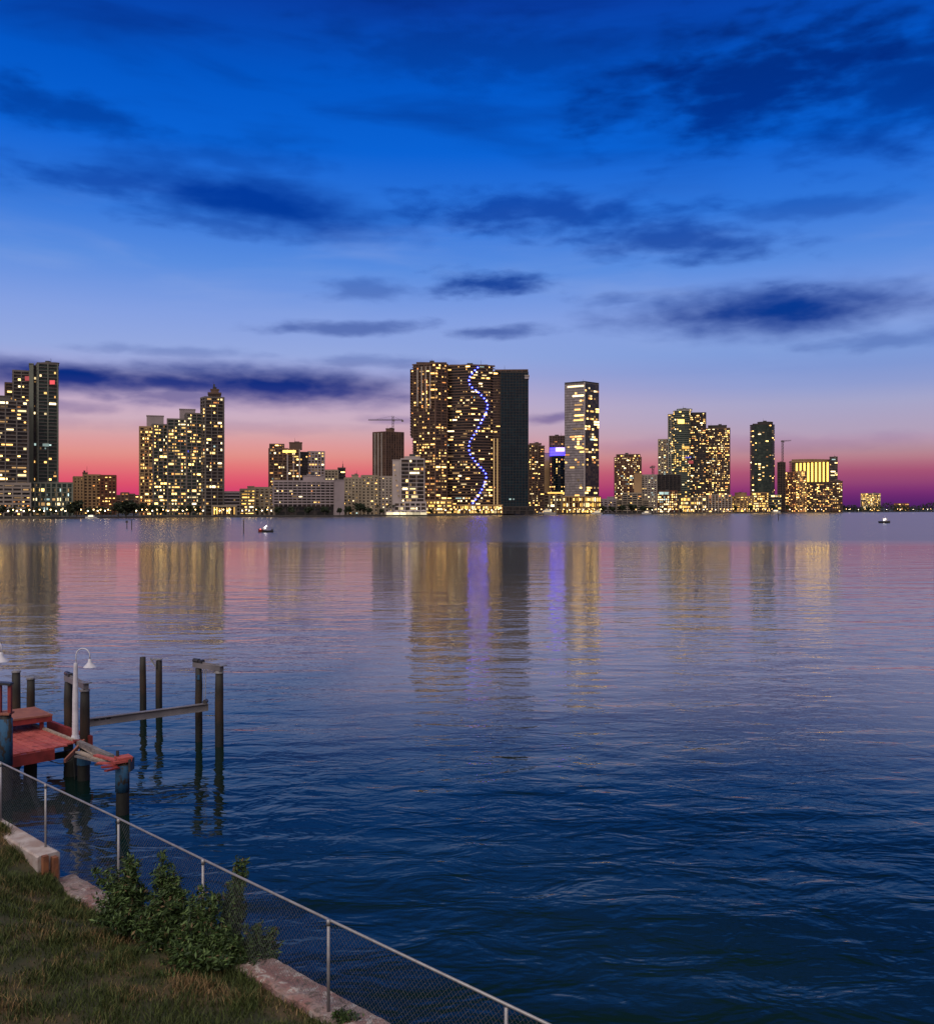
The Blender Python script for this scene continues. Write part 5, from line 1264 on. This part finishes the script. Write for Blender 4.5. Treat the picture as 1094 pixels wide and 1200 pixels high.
M['rust'] = surf('rusty wood', (.26, .10, .045), (.16, .06, .035), 6., .8, bump=.4)
mb = MB()
p2 = fp(2.95, -.26); mb.box((p2.x, p2.y, .78), (.11, .10, .52), R(-44)); p2 = fp(3.0, -.10); mb.box((p2.x, p2.y, .76), (.13, .10, .46), R(-44)); mb.build('stub_boards', M['rust'], o)

# ------------------------------------------------------------------ shrubs
M['leaf_bush'] = leafmat('shrub leaves', (.010, .022, .008), (.045, .075, .022), .55)
M['leaf_bush_light'] = leafmat('lighter shrub leaves', (.03, .06, .016), (.10, .15, .045), .55)  # lighter green, more frequent towards the spray tips
M['leaf_dry'] = leafmat('dry shrub leaves', (.09, .06, .03), (.20, .13, .07), .7)
M['stem'] = surf('shrub stems', (.05, .035, .022), (.03, .022, .015), 8.)
def shrub(label, px, pyb, zb_, sprays, seed, nleaf=125, lf=.038):
    rr = random.Random(seed); base = onz(px, pyb, zb_)
    o = thing('green_shrub', base, label, 'shrub', 'shrubs along the fence'); st = MB(); lv = MB()
    sprays = [sp_ for a in sprays for sp_ in ((a[0], a[1], a[2], a[3]*.78), (a[0]+rr.uniform(-17, 17), a[1]+rr.uniform(-4, 22), a[2]+rr.uniform(-.15, .15), a[3]*rr.uniform(.4, .62)))]
    for (pxt, pyt, Yo, spread) in sprays:
        tip = P(pxt, pyt, base.y+Yo); b0 = base+Vector((rr.uniform(-.12, .12), rr.uniform(-.12, .12), 0)); midp = (b0+tip)/2+Vector((rr.uniform(-.08, .08), rr.uniform(-.08, .08), .05)); L = (tip-b0).length
        curve = [b0*(1-q)**2+midp*2*q*(1-q)+tip*q*q for q in [k/8 for k in range(9)]]
        st.tube(curve, [.014*(1-k/9.5)+.003 for k in range(9)], 6)
        nt = int(34*L/1.0)
        for k in range(nt):
            q = .12+.88*k/nt; c0 = b0*(1-q)**2+midp*2*q*(1-q)+tip*q*q
            rad = spread*1.2*(1.25-q)**.7*rr.uniform(.3, 1.45); a = k*2.4+rr.uniform(-.4, .4)
            tw = Vector((math.cos(a), math.sin(a), rr.uniform(.25, 1.0))).normalized(); e_ = c0+tw*rad
            st.tube([c0, (c0+e_)/2+Vector((0, 0, .01)), e_], [.005, .004, .002], 4, cap=False)
            nl = max(8, int(nleaf*rad*1.5*rr.choice((.35, .7, 1, 1.3))))
            for _ in range(nl):
                u_ = rr.random()**.7; p = c0+(e_-c0)*u_+Vector((rr.gauss(0, .028), rr.gauss(0, .028), rr.gauss(0, .028)))
                n_ = (tw*.5+Vector((rr.gauss(0, 1), rr.gauss(0, 1), rr.gauss(.5, 1)))).normalized(); x_ = n_.orthogonal().normalized(); x_ = (x_*math.cos(1.)+n_.cross(x_)*rr.uniform(-1, 1)).normalized(); y_ = n_.cross(x_); s_ = lf*rr.choice((.55, .8, 1, 1.15, 1.5))*rr.uniform(.85, 1.15)
                lv.add([p-x_*s_, p-y_*s_*.34+n_*s_*.12, p+x_*s_, p+y_*s_*.34+n_*s_*.12], [(0, 1, 2, 3)], 2 if rr.random() < .035 else 1 if rr.random() < .28+.6*max(0, q-.5) else 0)
    st.build('stems', M['stem'], o); lv.build('foliage', [M['leaf_bush'], M['leaf_bush_light'], M['leaf_dry']], o)
    return o
shrub('bushy dark shrub at the left of the clump, growing against the thin fence post', 152, 1098, .86, [(150, 1004, .3, .30), (158, 1012, .0, .28), (124, 1020, .1, .20), (135, 1045, -.1, .28), (118, 1058, -.15, .24), (168, 1040, .1, .28), (172, 1066, -.2, .28), (145, 1070, -.35, .28)], 1)
shrub('tall pointed shrub in the middle of the clump', 198, 1112, .86, [(189, 1002, .2, .26), (186, 1018, .0, .30), (205, 1030, .1, .28), (214, 1048, .0, .26), (180, 1055, -.1, .30), (196, 1062, -.3, .30), (215, 1075, -.25, .28), (168, 1082, -.2, .30), (226, 1072, -.1, .28), (236, 1088, -.2, .28), (158, 1096, -.3, .26), (200, 1092, -.4, .30)], 2)
shrub('spreading low shrub at the front of the clump', 238, 1140, .86, [(236, 1040, .5, .22), (250, 1052, .4, .22), (222, 1085, .0, .30), (245, 1095, -.1, .30), (205, 1108, -.25, .30), (262, 1090, .1, .28), (230, 1122, -.5, .26), (272, 1112, -.1, .26), (190, 1128, -.35, .24), (252, 1128, -.45, .26), (282, 1100, .05, .26), (266, 1122, -.2, .28), (214, 1132, -.5, .26), (198, 1110, -.3, .28), (294, 1126, -.05, .24), (228, 1066, .2, .22)], 3)
shrub('tall leaning shrub rising above the fence rail, reddish tinted', 262, 1128, .86, [(287, 1008, .9, .16), (283, 1028, .75, .18), (274, 1056, .5, .18), (268, 1050, .55, .15), (278, 1040, .7, .14)], 4)
shrub('small shrub at the right end of the clump behind the wire mesh', 300, 1138, .86, [(324, 1090, .35, .17), (318, 1098, .3, .18), (302, 1082, .4, .17), (292, 1100, .1, .20), (312, 1118, .1, .18), (288, 1085, .3, .15)], 5)
shrub('tiny weedy shrub at the bottom edge where the sea wall meets the frame', 405, 1199, 1.0, [(400, 1184, .2, .10), (412, 1188, .1, .10), (420, 1194, .1, .09), (392, 1192, 0, .10)], 6)

# ------------------------------------------------------------------ render settings
S.view_settings.view_transform = 'Standard'; S.view_settings.look = 'None'; S.view_settings.exposure = 0; S.view_settings.gamma = 1
S.cycles.use_denoising = True
S.cycles.max_bounces = 6; S.cycles.diffuse_bounces = 2; S.cycles.glossy_bounces = 4
S.cycles.sample_clamp_indirect = 6
S.cycles.caustics_reflective = False; S.cycles.caustics_refractive = False
